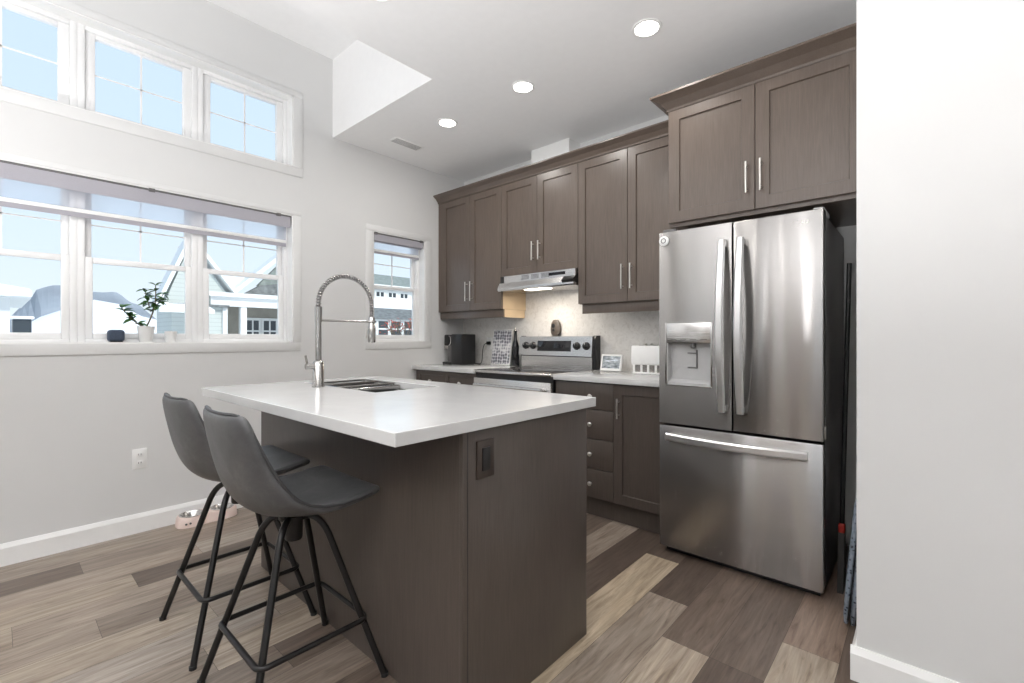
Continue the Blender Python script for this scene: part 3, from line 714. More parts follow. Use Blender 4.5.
m = MB(); m.box(fx0 + 0.012, fx0 + 0.085, fy + 0.012, fy + 0.16, fzt - 0.002, fzt + 0.018, bev=0.006); m.build('hinge_cover', M['darkside'], t, smooth=True)
m = MB(); m.box(fx1 - 0.003, fx1 + 0.003, fy + 0.03, fy + 0.055, 0.705, 0.76, bev=0.001); m.build('hinge', M['nickel'], t, smooth=True)
def arc_handle(parent, x, z0, z1, bow, w, vertical=True, side=0.0):
    m = MB(); rows = []; n = 22
    for i in range(n + 1):
        s_ = i / n; k = math.sin(PI * s_)
        if vertical:
            z = z0 + (z1 - z0) * s_; off = 0.020 + bow * k; cx = x + side * (k - 0.0)
            hw = w * (0.42 + 0.1 * k); th = 0.009
            rows.append([(cx - hw, fy - off, z), (cx - hw * 0.6, fy - off - th, z), (cx + hw * 0.6, fy - off - th, z), (cx + hw, fy - off, z), (cx + hw * 0.8, fy - off + th * 0.8, z), (cx - hw * 0.8, fy - off + th * 0.8, z)])
        else:
            xx = z0 + (z1 - z0) * s_; off = 0.020 + bow * k; cz = x - 0.0 * k
            hw = w * 0.5; th = 0.009
            rows.append([(xx, fy - off, cz - hw), (xx, fy - off - th, cz - hw * 0.6), (xx, fy - off - th, cz + hw * 0.6), (xx, fy - off, cz + hw), (xx, fy - off + th * 0.8, cz + hw * 0.8), (xx, fy - off + th * 0.8, cz - hw * 0.8)])
    m.grid(rows, close_v=True, cap0=True, cap1=True)
    if vertical:
        for z in (z0 + 0.02, z1 - 0.02): m.box(x - w * 0.35, x + w * 0.35, fy - 0.026, fy, z - 0.014, z + 0.014, bev=0.003)
    else:
        for xx in (z0 + 0.02, z1 - 0.02): m.box(xx - 0.014, xx + 0.014, fy - 0.026, fy, x - w * 0.35, x + w * 0.35, bev=0.003)
    return m.build('handle', M['handlesteel'], parent, smooth=True)
arc_handle(ld, -0.745, 0.785, 1.635, 0.045, 0.040)
arc_handle(rd, -0.660, 0.785, 1.635, 0.045, 0.040)
arc_handle(fd, 0.628, -1.03, -0.385, 0.040, 0.040, vertical=False)

# things beside the fridge
t = thing('ironing_board', (-0.225, 2.30, 0), 'folded ironing board with blue-grey padded cover standing right of the fridge', 'ironing board')
def board(x, tk, mat, name, yw=0.12, top=0.50):
    m = MB(); prof = []
    for i in range(13):
        s_ = i / 12; z = 0.012 + s_ * top
        hw = yw * min(1.0, 0.55 + 1.6 * s_) if s_ < 0.28 else yw
        if s_ > 0.93: hw = yw * 0.85
        lean = 0.042 * s_
        prof.append((z, hw, lean))
    rows = []
    for z, hw, lean in prof:
        k = min(1, (z) / 0.05); tt = tk * (0.55 + 0.45 * k); xc = x + lean
        rows.append([(xc - tt / 2, 2.33 - hw * 0.9, z), (xc - tt / 2, 2.33 + hw * 0.9, z), (xc - tt / 4, 2.33 + hw, z), (xc + tt / 4, 2.33 + hw, z), (xc + tt / 2, 2.33 + hw * 0.9, z), (xc + tt / 2, 2.33 - hw * 0.9, z), (xc + tt / 4, 2.33 - hw, z), (xc - tt / 4, 2.33 - hw, z)])
    m.grid(rows, close_v=True, cap0=True, cap1=True); return m.build(name, mat, t, smooth=True)
mm, nt, b = new_mat('speckled_blue_grey_cover'); v = coords(nt); vo = nt.nodes.new('ShaderNodeTexVoronoi'); vo.inputs['Scale'].default_value = 70; nt.links.new(v, vo.inputs[0])
nt.links.new(ramp(nt, vo.outputs[0], [(0.2, (0.03, 0.035, 0.045)), (0.35, (0.20, 0.24, 0.30)), (0.9, (0.27, 0.31, 0.37))]), b.inputs['Base Color']); setp(b, rough=0.9)
board(-0.236, 0.020, mm, 'padded_cover'); board(-0.214, 0.018, mm, 'padded_cover')
m = MB()
m.tube([(-0.2245, 2.222, 0.05), (-0.186, 2.222, 0.50)], 0.003, 8); m.build('fold_seam', M['black'], t)
for i, (x, y, h, lab) in enumerate(((-0.285, 2.60, 1.50, 'black broom handle leaning in the gap right of the fridge, nearer the fridge'), (-0.245, 2.86, 1.42, 'black mop handle leaning in the gap right of the fridge, nearer the wall'))):
    t = thing('broom' if i == 0 else 'mop', (x, y, 0), lab, 'broom' if i == 0 else 'mop')
    m = MB(); m.tube([(x, y, 0.28), (x + 0.022, y + 0.06, h)], 0.010, 10); m.build('handle', M['black'], t, smooth=True)
    if i == 0:
        m = MB(); m.box(x - 0.013, x + 0.013, y - 0.018, y + 0.018, 0.255, 0.30, bev=0.008, seg=3); m.build('collar', M['red'], t, smooth=True)
        m = MB(); m.prism([(y - 0.018, 0.26), (y + 0.018, 0.26), (y + 0.08, 0.0), (y - 0.06, 0.0)], x - 0.012, x + 0.012, 'X'); m.build('bristles', M['black'], t)
    else:
        m = MB(); m.prism([(y - 0.02, 0.29), (y + 0.02, 0.29), (y + 0.07, 0.0), (y - 0.07, 0.0)], x - 0.012, x + 0.014, 'X'); m.build('mop_head', M['black'], t)

# ------------------------------------------------------------------ island
ix0, ix1, iy0, iy1 = -2.50, -0.981, 0.902, 1.536
tx0, tx1, ty0, ty1, tz, tth = -2.530, -0.962, 0.651, 1.575, 0.919, 0.036
sx0, sx1, sy0, sy1 = -2.42, -1.745, 1.085, 1.43
t = thing('kitchen_island', ((ix0 + ix1) / 2, (iy0 + iy1) / 2, 0), 'brown panelled kitchen island with overhanging white quartz top', 'island')
m = MB(); cells(m, 'Z', 0.0, tz - tth, [ix0, ix1 - 0.019], [iy0, iy1 - 0.02], [(ix0 + 0.018, ix1 - 0.04, iy0 + 0.018, iy1 - 0.04)])
m.build('cabinet_body', M['wood_island'], t)
m = MB(); m.box(ix1 - 0.018, ix1, iy0 - 0.012, iy1, 0.0, tz - tth, bev=0.0012)
ep = m.build('end_panel', M['wood_island'], t, smooth=True)
m = MB(); m.box(ix1 - 0.0005, ix1 + 0.0006, iy0 + 0.005, iy0 + 0.0075, 0.0, tz - tth); m.build('seam', M['black'], ep)
for i in range(3):
    a = ix0 + 0.01 + i * 0.49; d = shaker(t, a, a + 0.485, 0.12, 0.875, iy1, mat='wood_island', t=-0.02, rec=-0.009)
m = MB(); cells(m, 'Z', tz - tth, tz, [tx0, tx1], [ty0, ty1], [(sx0, sx1, sy0, sy1)])
o = m.build('island_top', M['quartz'], t)
bv = o.modifiers.new('bevel', 'BEVEL'); bv.width = 0.0025; bv.segments = 2; bv.limit_method = 'ANGLE'
# outlet on the end panel
m = MB(); m.box(ix1, ix1 + 0.006, 0.941, 1.013, 0.735, 0.848, bev=0.002); sw = m.build('outlet_plate', M['outlet_dark'], ep, smooth=True)
m = MB(); m.box(ix1 + 0.006, ix1 + 0.010, 0.961, 0.993, 0.757, 0.826, bev=0.0015); m.build('outlet_insert', M['black'], sw, smooth=True)
# sink
t = thing('kitchen_sink', ((sx0 + sx1) / 2, (sy0 + sy1) / 2, tz - 0.24), 'double-bowl undermount steel sink set in the island', 'sink')
def bowl_mesh(x0, x1, y0, y1, name):
    m = MB(); rows = []
    def rr(ins, z, r=0.05, n=6):
        pts = []
        for cx, cy, a0 in ((x1 - ins - r, y1 - ins - r, 0), (x0 + ins + r, y1 - ins - r, 90), (x0 + ins + r, y0 + ins + r, 180), (x1 - ins - r, y0 + ins + r, 270)):
            for k in range(n + 1):
                a = math.radians(a0 + 90 * k / n); pts.append((cx + r * math.cos(a), cy + r * math.sin(a), z))
        return pts
    zt_ = tz - tth - 0.001
    rows = [rr(-0.004, zt_), rr(0.002, zt_ - 0.004), rr(0.004, zt_ - 0.15), rr(0.012, zt_ - 0.175), rr(0.035, zt_ - 0.182)]
    m.grid(rows, close_v=True, cap1=True)
    o = m.build(name, M['sinksteel'], t, smooth=True); s_ = o.modifiers.new('shell', 'SOLIDIFY'); s_.thickness = 0.0015; s_.offset = 1
xm_ = -2.07
bowl_mesh(sx0 - 0.004, xm_ - 0.012, sy0 - 0.004, sy1 + 0.004, 'bowl'); bowl_mesh(xm_ + 0.012, sx1 + 0.004, sy0 - 0.004, sy1 + 0.004, 'bowl')
m = MB(); m.box(xm_ - 0.014, xm_ + 0.014, sy0 + 0.002, sy1 - 0.002, tz - tth - 0.01, tz - 0.012, bev=0.006, seg=3); m.build('divider', M['chrome'], t, smooth=True)
for cx in ((sx0 + xm_) / 2, (sx1 + xm_) / 2):
    m = MB(); m.lathe([(0.045, 0.7025), (0.045, 0.7045), (0.03, 0.7045), (0.028, 0.703), (0.001, 0.703)], (cx, 1.25, 0), 20); m.build('drain', M['chrome'], t, smooth=True)
# dish rack lying in the left bowl
t = thing('dish_rack', (-2.25, 1.25, tz - 0.05), 'dark wire dish rack hung inside the left bowl of the sink', 'dish rack')
m = MB()
for i in range(9): x = -2.385 + i * 0.034; m.tube([(x, sy0 + 0.02, 0.900), (x, sy1 - 0.02, 0.900)], 0.005, 8)
m.build('wires', M['blackmetal'], t, smooth=True)
m = MB(); z = 0.913
m.tube([(-2.395, sy0 + 0.012, z), (-2.10, sy0 + 0.012, z), (-2.10, sy1 - 0.012, z), (-2.395, sy1 - 0.012, z)], 0.005, 8, closed=True)
m.tube([(-2.25, sy0 + 0.012, z), (-2.25, sy1 - 0.012, z)], 0.005, 8)
for px_, py_ in ((-2.395, sy0 + 0.012), (-2.10, sy0 + 0.012), (-2.10, sy1 - 0.012), (-2.395, sy1 - 0.012)):
    m.tube([(px_, py_, z), (px_, py_ + (0.008 if py_ < 1.2 else -0.008), 0.895)], 0.004, 8)
m.build('frame', M['chrome'], t, smooth=True)

# faucet
fxp, fyp = -2.151, 1.030
t = thing('kitchen_faucet', (fxp, fyp, tz), 'tall brushed nickel spring-neck faucet beside the island sink', 'faucet')
m = MB(); m.lathe([(0.028, tz), (0.028, tz + 0.006), (0.0265, tz + 0.010), (0.0255, tz + 0.115), (0.020, tz + 0.122), (0.0145, tz + 0.126), (0.0145, 1.225), (0.0165, 1.227), (0.0165, 1.300), (0.011, 1.303)], (fxp, fyp, 0), 24); m.build('column', M['chrome'], t, smooth=True)
R_ = 0.142; zc_ = 1.315
m = MB()
pts = [(fxp, fyp, 1.28)] + [(fxp, fyp + R_ - R_ * math.cos(a * PI / 24), zc_ + R_ * math.sin(a * PI / 24)) for a in range(25)] + [(fxp, fyp + 2 * R_, 1.24)]
m.tube(pts, 0.0085, 12); hose = m.build('hose', M['darkside'], t, smooth=True)
# coil
def path(s_):
    L0 = zc_ - 1.285; L1 = PI * R_; L2 = zc_ - 1.245; d = s_ * (L0 + L1 + L2)
    if d < L0: return Vector((fxp, fyp, 1.285 + d)), Vector((0, 0, 1))
    d -= L0
    if d < L1:
        a = d / R_; return Vector((fxp, fyp + R_ - R_ * math.cos(a), zc_ + R_ * math.sin(a))), Vector((0, math.sin(a), math.cos(a)))
    return Vector((fxp, fyp + 2 * R_, zc_ - (d - L1))), Vector((0, 0, -1))
m = MB(); turns = 40; nn = turns * 14; pts = []
for i in range(nn + 1):
    p, tt = path(i / nn); a = Vector((1, 0, 0)); b_ = tt.cross(a); an = 2 * PI * turns * i / nn
    pts.append(p + (a * math.cos(an) + b_ * math.sin(an)) * 0.0112)
m.tube(pts, 0.0026, 8); m.build('spring', M['chrome'], t, smooth='all')
m = MB(); yh = fyp + 2 * R_
m.lathe([(0.012, 1.262), (0.016, 1.255), (0.016, 1.215), (0.0195, 1.205), (0.0195, 1.135), (0.017, 1.128), (0.001, 1.128)], (fxp, yh, 0), 20); hd = m.build('spray_head', M['chrome'], t, smooth=True)
m = MB(); m.tube([(fxp, yh - 0.022, 1.20), (fxp, yh - 0.030, 1.19), (fxp, yh - 0.030, 1.15)], 0.005, 8); m.build('trigger', M['nickel'], hd, smooth=True)
m = MB(); m.tube([(fxp, fyp + 0.012, 1.236), (fxp, yh - 0.014, 1.236)], 0.0055, 10)
m.tube([(fxp + 0.019 * math.cos(a * PI / 10), yh + 0.019 * math.sin(a * PI / 10), 1.236) for a in range(20)], 0.0055, 8, closed=True); m.build('support_arm', M['chrome'], t, smooth=True)
m = MB(); m.tube([(fxp, fyp - 0.020, 1.018), (fxp, fyp - 0.060, 1.018)], 0.014, 14); m.tube([(fxp, fyp - 0.052, 1.025), (fxp - 0.004, fyp - 0.060, 1.07)], 0.005, 10); m.build('lever', M['chrome'], t, smooth=True)

# ------------------------------------------------------------------ stools
def make_stool(label):
    t = thing('bar_stool', (0, 0, 0), label, 'bar stool', 'grey bucket bar stools at the island')
    # bucket shell: centre line (y, z) from the back top to the seat front
    prof = [(-0.237, 0.930), (-0.228, 0.87), (-0.216, 0.805), (-0.202, 0.74), (-0.183, 0.685), (-0.158, 0.638), (-0.110, 0.606), (-0.055, 0.594), (0.0, 0.592), (0.06, 0.600), (0.12, 0.615), (0.175, 0.629), (0.212, 0.633)]
    hw = [0.168, 0.190, 0.197, 0.203, 0.208, 0.212, 0.214, 0.215, 0.217, 0.220, 0.220, 0.217, 0.200]
    curl = [0.030, 0.040, 0.050, 0.062, 0.075, 0.082, 0.070, 0.050, 0.034, 0.022, 0.014, 0.008, 0.004]
    n = 14; rows = []; NN = []
    for i, (y, z) in enumerate(prof):
        a = Vector(prof[max(i - 1, 0)]); b_ = Vector(prof[min(i + 1, len(prof) - 1)]); d = (b_ - a).normalized()
        nrm = Vector((-d.y, d.x))      # towards the sitter
        if nrm.y < 0 and i > 7: nrm = -nrm
        if nrm.x < 0 and i <= 5: nrm = -nrm
        if i in (6, 7) and nrm.y < 0: nrm = -nrm
        row = []
        for k in range(n + 1):
            u = -1 + 2 * k / n; lift = curl[i] * abs(u) ** 2.6
            row.append((u * hw[i], y + nrm.x * lift, z + nrm.y * lift))
        rows.append(row)
    m = MB(); m.grid(rows)
    o = m.build('seat_shell', M['leather'], t, smooth='all')
    s_ = o.modifiers.new('thick', 'SOLIDIFY'); s_.thickness = 0.026; s_.offset = 0
    s2 = o.modifiers.new('sub', 'SUBSURF'); s2.levels = 2; s2.render_levels = 2
    edge = [rows[0][k] for k in range(n + 1)] + [rows[i][n] for i in range(1, len(rows))] + [rows[-1][k] for k in range(n - 1, -1, -1)] + [rows[i][0] for i in range(len(rows) - 2, 0, -1)]
    cen = []
    N_ = len(edge)
    sm = [Vector(e_) for e_ in edge]
    for _ in range(2): sm = [(sm[i - 1] + sm[i] * 2 + sm[(i + 1) % N_]) / 4 for i in range(N_)]
    m = MB(); m.tube(sm, 0.0045, 8, closed=True); m.build('piping', M['leather_edge'], o, smooth='all')
    m = MB(); m.lathe([(0.001, 0.475), (0.026, 0.475), (0.028, 0.482), (0.028, 0.545), (0.048, 0.548), (0.048, 0.560), (0.024, 0.562), (0.024, 0.578), (0.075, 0.580), (0.075, 0.5835), (0.001, 0.5835)], (0, 0, 0), 24); m.build('swivel_hub', M['blackmetal'], t, smooth=True)
    f = 0.213
    for sx in (-1, 1):
        for sy in (-1, 1):
            m = MB(); P = [(sx * f, sy * f, 0.004), (sx * f * 0.38, sy * f * 0.38, 0.490)]
            tp = Vector(P[1]); bend = []
            c = Vector((sx * 0.030, sy * 0.030, 0.553))
            ctrl = Vector((sx * f * 0.28, sy * f * 0.28, 0.556))
            for k in range(7):
                u = k / 6; bend.append(tp * (1 - u) ** 2 + ctrl * 2 * u * (1 - u) + c * u * u)
            ps = [Vector(P[0]), Vector(P[0]).lerp(tp, 0.5)] + bend
            m.tube(ps, 0.011, 12); lg = m.build('leg', M['blackmetal'], t, smooth=True)
            m = MB(); m.lathe([(0.001, 0), (0.0125, 0), (0.0125, 0.012), (0.011, 0.013)], (sx * f, sy * f, 0), 12); m.build('foot_pad', M['black'], lg, smooth=True)
    # footrest ring
    h = f * (1 - 0.62 * 0.2 / 0.49) + 0.014; r = 0.03; pts = []
    for cx, cy, a0 in ((h - r, h - r, 0), (-h + r, h - r, 90), (-h + r, -h + r, 180), (h - r, -h + r, 270)):
        for k in range(7):
            a = math.radians(a0 + 15 * k); pts.append((cx + r * math.cos(a), cy + r * math.sin(a), 0.2))
    m = MB(); m.tube(pts, 0.0088, 10, closed=True); m.build('footrest', M['blackmetal'], t, smooth=True)
    return t
st = make_stool('grey bucket-seat bar stool at the island, the nearer one, with the full seat showing')
s2_ = copy_tree(st); s2_['label'] = 'grey bucket-seat bar stool, the one partly hidden behind the other stool'
st.location = (-1.588, 0.676, 0); s2_.location = (-2.112, 0.676, 0)

# ------------------------------------------------------------------ ceiling fittings
for i, (x, y) in enumerate(DOWN):
    lab = {0: 'round recessed ceiling light in front of the fridge cabinet', 1: 'round recessed ceiling light in the middle of the row of three', 2: 'round recessed ceiling light nearest the window wall', 3: 'round recessed ceiling light above the island, cut by the top edge'}.get(i, 'added round ceiling light, out of view behind the camera, for fill light')
    t = thing('ceiling_light', (x, y, CEIL), lab, 'ceiling light', 'recessed ceiling lights')
    m = MB(); rows = [[(x + r * math.cos(k * PI / 16), y + r * math.sin(k * PI / 16), z) for k in range(32)] for r, z in ((0.075, CEIL), (0.074, CEIL - 0.004), (0.062, CEIL - 0.005), (0.056, CEIL - 0.001))]
    m.grid(rows, close_v=True); m.build('trim_ring', M['trim'], t, smooth=True)
    m = MB(); m.lathe([(0.001, CEIL - 0.003), (0.057, CEIL - 0.003), (0.057, CEIL - 0.001), (0.001, CEIL - 0.001)], (x, y, 0), 28); m.build('diffuser', M['lamp'], t)
for i, (x, y, pw) in enumerate(TORCH):  # bodies invented to go with the added uplights
    t = thing('fill_uplighter', (x, y, 0), 'added uplighter behind the camera, for fill light on ceiling and walls', 'floor lamp', 'added fill uplighters')
    m = MB(); m.lathe([(0.001, 0), (0.15, 0), (0.15, 0.012), (0.03, 0.03), (0.001, 0.03)], (x, y, 0), 28); m.build('base', M['nickel'], t, smooth=True)
    m = MB(); m.lathe([(0.011, 0.03), (0.011, UPFILL_Z - 0.08)], (x, y, 0), 12); m.build('pole', M['nickel'], t, smooth=True)
    m = MB(); m.lathe([(r, UPFILL_Z + h) for r, h in ((0.02, -0.10), (0.10, -0.07), (0.17, -0.01), (0.19, 0.01), (0.186, 0.01), (0.165, -0.007), (0.09, -0.06), (0.001, -0.065))], (x, y, 0), 32); m.build('lamp_shade', M['trim'], t, smooth=True)
t = thing('ceiling_vent', (-3.137, 2.235, CEIL), 'white slotted air register in the kitchen ceiling by the window wall', 'vent')
m = MB(); m.box(-3.19, -3.085, 2.10, 2.37, CEIL - 0.006, CEIL, bev=0.002); m.build('vent_frame', M['trim'], t, smooth=True)
m = MB()
for k in range(5): m.box(-3.176 + k * 0.017, -3.168 + k * 0.017, 2.115, 2.355, CEIL - 0.0075, CEIL - 0.0058)
m.build('vent_slot_shade', plain('vent_shadow_grey', (0.42, 0.42, 0.42), 0.6), t)  # flat grey strips painted as the shade between slats

# ------------------------------------------------------------------ window wall outlet, sill things, bowls
t = thing('wall_outlet', (W, 0.58, 0.375), 'white duplex outlet low on the window wall', 'outlet')
m = MB(); m.box(W, W + 0.006, 0.545, 0.616, 0.378, 0.495, bev=0.002); m.build('cover_plate', M['plastic_white'], t, smooth=True)
for z in (0.412, 0.461):
    m = MB(); m.box(W + 0.006, W + 0.0085, 0.565, 0.596, z - 0.014, z + 0.014, bev=0.001); s_ = m.build('socket', M['plastic_white'], t, smooth=True)
    m = MB(); m.box(W + 0.0085, W + 0.0089, 0.573, 0.5755, z - 0.004, z + 0.006); m.box(W + 0.0085, W + 0.0089, 0.585, 0.5875, z - 0.004, z + 0.006); m.build('slots', M['black'], s_)
SZ = BW[2] + 0.008
def pot(mb, c, r0, r1, h, t_=0.004):
    mb.lathe([(0.001, c[2]), (r0, c[2]), (r1, c[2] + h), (r1 - t_, c[2] + h), (r1 - t_ - 0.003, c[2] + h - 0.012), (0.001, c[2] + h - 0.012)], (c[0], c[1], 0), 24)
pc = (W - 0.035, 0.617, SZ)
t = thing('potted_plant', pc, 'leafy green plant in a white pot on the windowsill', 'plant')
m = MB(); pot(m, pc, 0.032, 0.044, 0.095); m.build('pot', M['ceramic'], t, smooth=True)
m = MB(); m.lathe([(0.001, SZ + 0.084), (0.037, SZ + 0.084), (0.001, SZ + 0.089)], (pc[0], pc[1], 0), 16); m.build('soil', M['soil'], t)
rnd = random.Random(5)
stems = []
def stem_path(p0, p1, bend, n=8):
    p0, p1 = Vector(p0), Vector(p1); return [p0.lerp(p1, i / n) + Vector(bend) * math.sin(PI * i / n) for i in range(n + 1)]
z0 = SZ + 0.085
paths = [stem_path((pc[0], pc[1] + 0.0, z0), (pc[0] + 0.01, pc[1] + 0.045, z0 + 0.26), (0, 0.018, 0)),
         stem_path((pc[0], pc[1] - 0.004, z0), (pc[0] + 0.015, pc[1] - 0.115, z0 + 0.115), (0, -0.005, -0.010)),
         stem_path((pc[0], pc[1] + 0.02, z0 + 0.10), (pc[0] - 0.01, pc[1] + 0.085, z0 + 0.21), (0, 0.01, 0), 5),
         stem_path((pc[0], pc[1] + 0.018, z0 + 0.12), (pc[0] - 0.01, pc[1] - 0.005, z0 + 0.23), (0, 0.0, 0), 5)]
m = MB()
for k, p in enumerate(paths): m.tube(p, 0.004, 8, radii=[0.0045 * (1 - 0.5 * i / len(p)) * (1 if k < 2 else 0.7) for i in range(len(p))])
m.build('stem', M['stemw'], t, smooth=True)
def leaf(mb, p, d, ln, wd):
    d = Vector(d).normalized(); up = Vector((0.35, 0, 1)); sd = d.cross(up).normalized(); nn = sd.cross(d)
    rows = []
    for i in range(6):
        s_ = i / 5; w_ = wd * math.sin(PI * (0.06 + 0.9 * s_) ** 0.85); c = Vector(p) + d * ln * s_ + nn * (-0.25 * ln * s_ * s_ + 0.10 * ln * s_)
        rows.append([c - sd * w_ + nn * w_ * 0.35, c, c + sd * w_ + nn * w_ * 0.35])
    mb.grid(rows)
m = MB()
for k, p in enumerate(paths):
    for i in range(2 if k == 0 else 1, len(p)):
        if k == 0 and i < 3: continue
        for q in range(3 if k else 3):
            a = rnd.uniform(0, 2 * PI)
            d = (math.cos(a) * 0.7, math.sin(a), rnd.uniform(-0.5, 0.7))
            leaf(m, p[i], d, rnd.uniform(0.038, 0.062), rnd.uniform(0.011, 0.016))
m.build('foliage', M['leaf'], t, smooth='all')
pc2 = (W - 0.035, 0.740, SZ)
m = MB(); pot(m, pc2, 0.026, 0.034, 0.066); tag(m.build('small_pot', M['ceramic'], smooth=True), 'small empty white pot on the windowsill right of the plant', 'pot')
t = thing('smart_speaker', (W - 0.035, 0.478, SZ), 'small blue-grey cloth-covered speaker on the windowsill left of the plant', 'speaker')
m = MB(); m.box(W - 0.072, W - 0.004, 0.440, 0.516, SZ + 0.003, SZ + 0.072, bev=0.018, seg=4); m.build('cloth_body', M['navy'], t, smooth=True)
m = MB(); m.box(W - 0.064, W - 0.012, 0.448, 0.508, SZ, SZ + 0.004); m.build('base', M['black'], t)

# pet feeder
bx, by0, by1 = -3.395, 0.725, 1.085
t = thing('pet_feeder', (bx, (by0 + by1) / 2, 0), 'pale pink double pet feeder with two steel bowls on the floor by the window wall', 'pet bowl')
m = MB(); mid = (by0 + by1) / 2; rows = []
def outline(grow, z, n=48):
    pts = []
    for k in range(n):
        a = 2 * PI * k / n; ca, sa = math.cos(a), math.sin(a)
        yy = 0.165 * (abs(sa) ** 0.85) * (1 if sa > 0 else -1); waist = 0.076 - 0.016 * math.exp(-(yy / 0.045) ** 2)
        xx = waist * (abs(ca) ** 0.55) * (1 if ca > 0 else -1)
        pts.append((bx + xx * grow, mid + yy * (grow * 0.5 + 0.5), z))
    return pts
m.grid([outline(1.0, 0.0), outline(1.0, 0.014), outline(0.94, 0.052), outline(0.88, 0.060)], close_v=True, cap0=True, cap1=True)
tr = m.build('tray', M['pink'], t, smooth=True)
cuts = []
for s_ in (-1, 1):
    c_ = MB(); c_.lathe([(0.001, 0.02), (0.058, 0.02), (0.058, 0.1), (0.001, 0.1)], (bx, mid + s_ * 0.083, 0), 28); co = c_.build('cut', M['pink'], t); cuts.append(co)
    md = tr.modifiers.new('hole', 'BOOLEAN'); md.operation = 'DIFFERENCE'; md.object = co; md.solver = 'EXACT'
bpy.context.view_layer.update()
nm = bpy.data.meshes.new_from_object(tr.evaluated_get(bpy.context.evaluated_depsgraph_get()))
tr.modifiers.clear(); tr.data = nm
for co in cuts: bpy.data.objects.remove(co)
for s_ in (-1, 1):
    cy = mid + s_ * 0.083
    m = MB(); m.lathe([(0.001, 0.0215), (0.045, 0.0215), (0.0565, 0.056), (0.066, 0.061), (0.067, 0.064), (0.060, 0.065), (0.054, 0.058), (0.043, 0.026), (0.001, 0.025)], (bx, cy, 0), 28); m.build('bowl', M['steel_h'], t, smooth=True)
m = MB()
for dy in (-0.010, 0.012): m.lathe([(0.006, 0), (0.006, 0.003), (0.001, 0.003)], (bx + 0.068, mid - 0.118 + dy, 0.026), 10, 'X')
m.build('foot_marks', M['darkside'], t)

# ------------------------------------------------------------------ things on the worktops
# coffee maker, seen from its side
cx0, cx1, cy0, cy1 = -3.455, -3.17, 2.86, 3.04
t = thing('coffee_maker', ((cx0 + cx1) / 2, (cy0 + cy1) / 2, CT), 'black espresso pod coffee maker on the left worktop', 'coffee maker')
m = MB(); m.box(cx1 - 0.15, cx1, cy0, cy1, CT, CT + 0.285, bev=0.010); m.build('machine_body', M['black'], t, smooth=True)
m = MB(); m.box(cx0 + 0.02, cx1 - 0.15, cy0 + 0.015, cy1 - 0.015, CT + 0.175, CT + 0.28, bev=0.010); br = m.build('brew_head', M['black'], t, smooth=True)
m = MB(); m.tube([(cx0 + 0.10 + 0.028 * math.cos(a), cy0 + 0.010, CT + 0.225 + 0.045 * math.sin(a)) for a in [i * PI / 8 - PI / 2 for i in range(9)]], 0.007, 8); m.build('chrome_band', M['chrome'], br, smooth=True)
m = MB(); m.box(cx0, cx0 + 0.07, cy0 + 0.03, cy1 - 0.03, CT + 0.145, CT + 0.178, bev=0.006); m.build('spout', M['nickel'], br, smooth=True)
m = MB(); m.box(cx0, cx1 - 0.15, cy0 + 0.01, cy1 - 0.01, CT, CT + 0.022, bev=0.005); m.build('drip_tray', M['black'], t, smooth=True)
m = MB(); m.box(cx0 + 0.055, cx1 - 0.15, cy0 + 0.03, cy1 - 0.03, CT + 0.022, CT + 0.175, bev=0.004); m.build('back_column', M['darkside'], t, smooth=True)
# outlet + cord
t = thing('wall_outlet', (-3.10, BACK - 0.01, 1.04), 'white outlet on the backsplash behind the coffee maker cord', 'outlet')
m = MB(); m.box(-3.135, -3.065, BACK - 0.016, BACK - 0.010, 1.045, 1.16, bev=0.002); m.build('cover_plate', M['plastic_white'], t, smooth=True)
m = MB()
pts = [(-3.10, 3.150, 1.105), (-3.10, 3.12, 1.105), (-3.125, 3.105, 1.085), (-3.14, 3.10, 1.02), (-3.145, 3.10, 0.95), (-3.155, 3.09, 0.912), (-3.19, 3.075, 0.911), (-3.23, 3.05, 0.918)]
sp = []
for i in range(len(pts) - 1):
    p0, p1, p2, p3 = [Vector(pts[max(0, min(len(pts) - 1, i + k))]) for k in (-1, 0, 1, 2)]
    for j in range(5):
        u = j / 5; sp.append(0.5 * ((2 * p1) + (p2 - p0) * u + (2 * p0 - 5 * p1 + 4 * p2 - p3) * u * u + (3 * p1 - p0 - 3 * p2 + p3) * u ** 3))
m.tube(sp, 0.004, 8); m.box(-3.118, -3.082, 3.125, 3.156, 1.090, 1.122, bev=0.005)
tag(m.build('power_cord', M['black'], smooth=True), 'black power cord plugged into the backsplash outlet', 'cord')
# patterned board
t = thing('decorative_board', (-2.90, 3.12, CT), 'upright board with a grey and white leaf pattern leaning on the backsplash', 'decor board')
mm, nt, b = new_mat('grey_blob_pattern'); v = coords(nt, (1, 1, 1)); vo = nt.nodes.new('ShaderNodeTexVoronoi'); vo.inputs['Scale'].default_value = 34; vo.inputs['Randomness'].default_value = 0.35; nt.links.new(v, vo.inputs[0])
nt.links.new(ramp(nt, vo.outputs[0], [(0.25, (0.12, 0.12, 0.14)), (0.45, (0.34, 0.34, 0.38)), (0.62, (0.74, 0.73, 0.74))]), b.inputs['Base Color']); setp(b, rough=0.5)
m = MB(); Rb = Matrix.Rotation(-0.14, 3, 'X'); m.box(-3.025, -2.785, 3.09, 3.102, CT + 0.002, CT + 0.33, bev=0.003, rot=Rb, piv=(-2.9, 3.09, CT)); m.build('board_panel', M['plastic_white'], t, smooth=True)
m = MB(); m.box(-3.015, -2.795, 3.0885, 3.0898, CT + 0.012, CT + 0.32, rot=Rb, piv=(-2.9, 3.09, CT)); m.build('printed_face', mm, t)
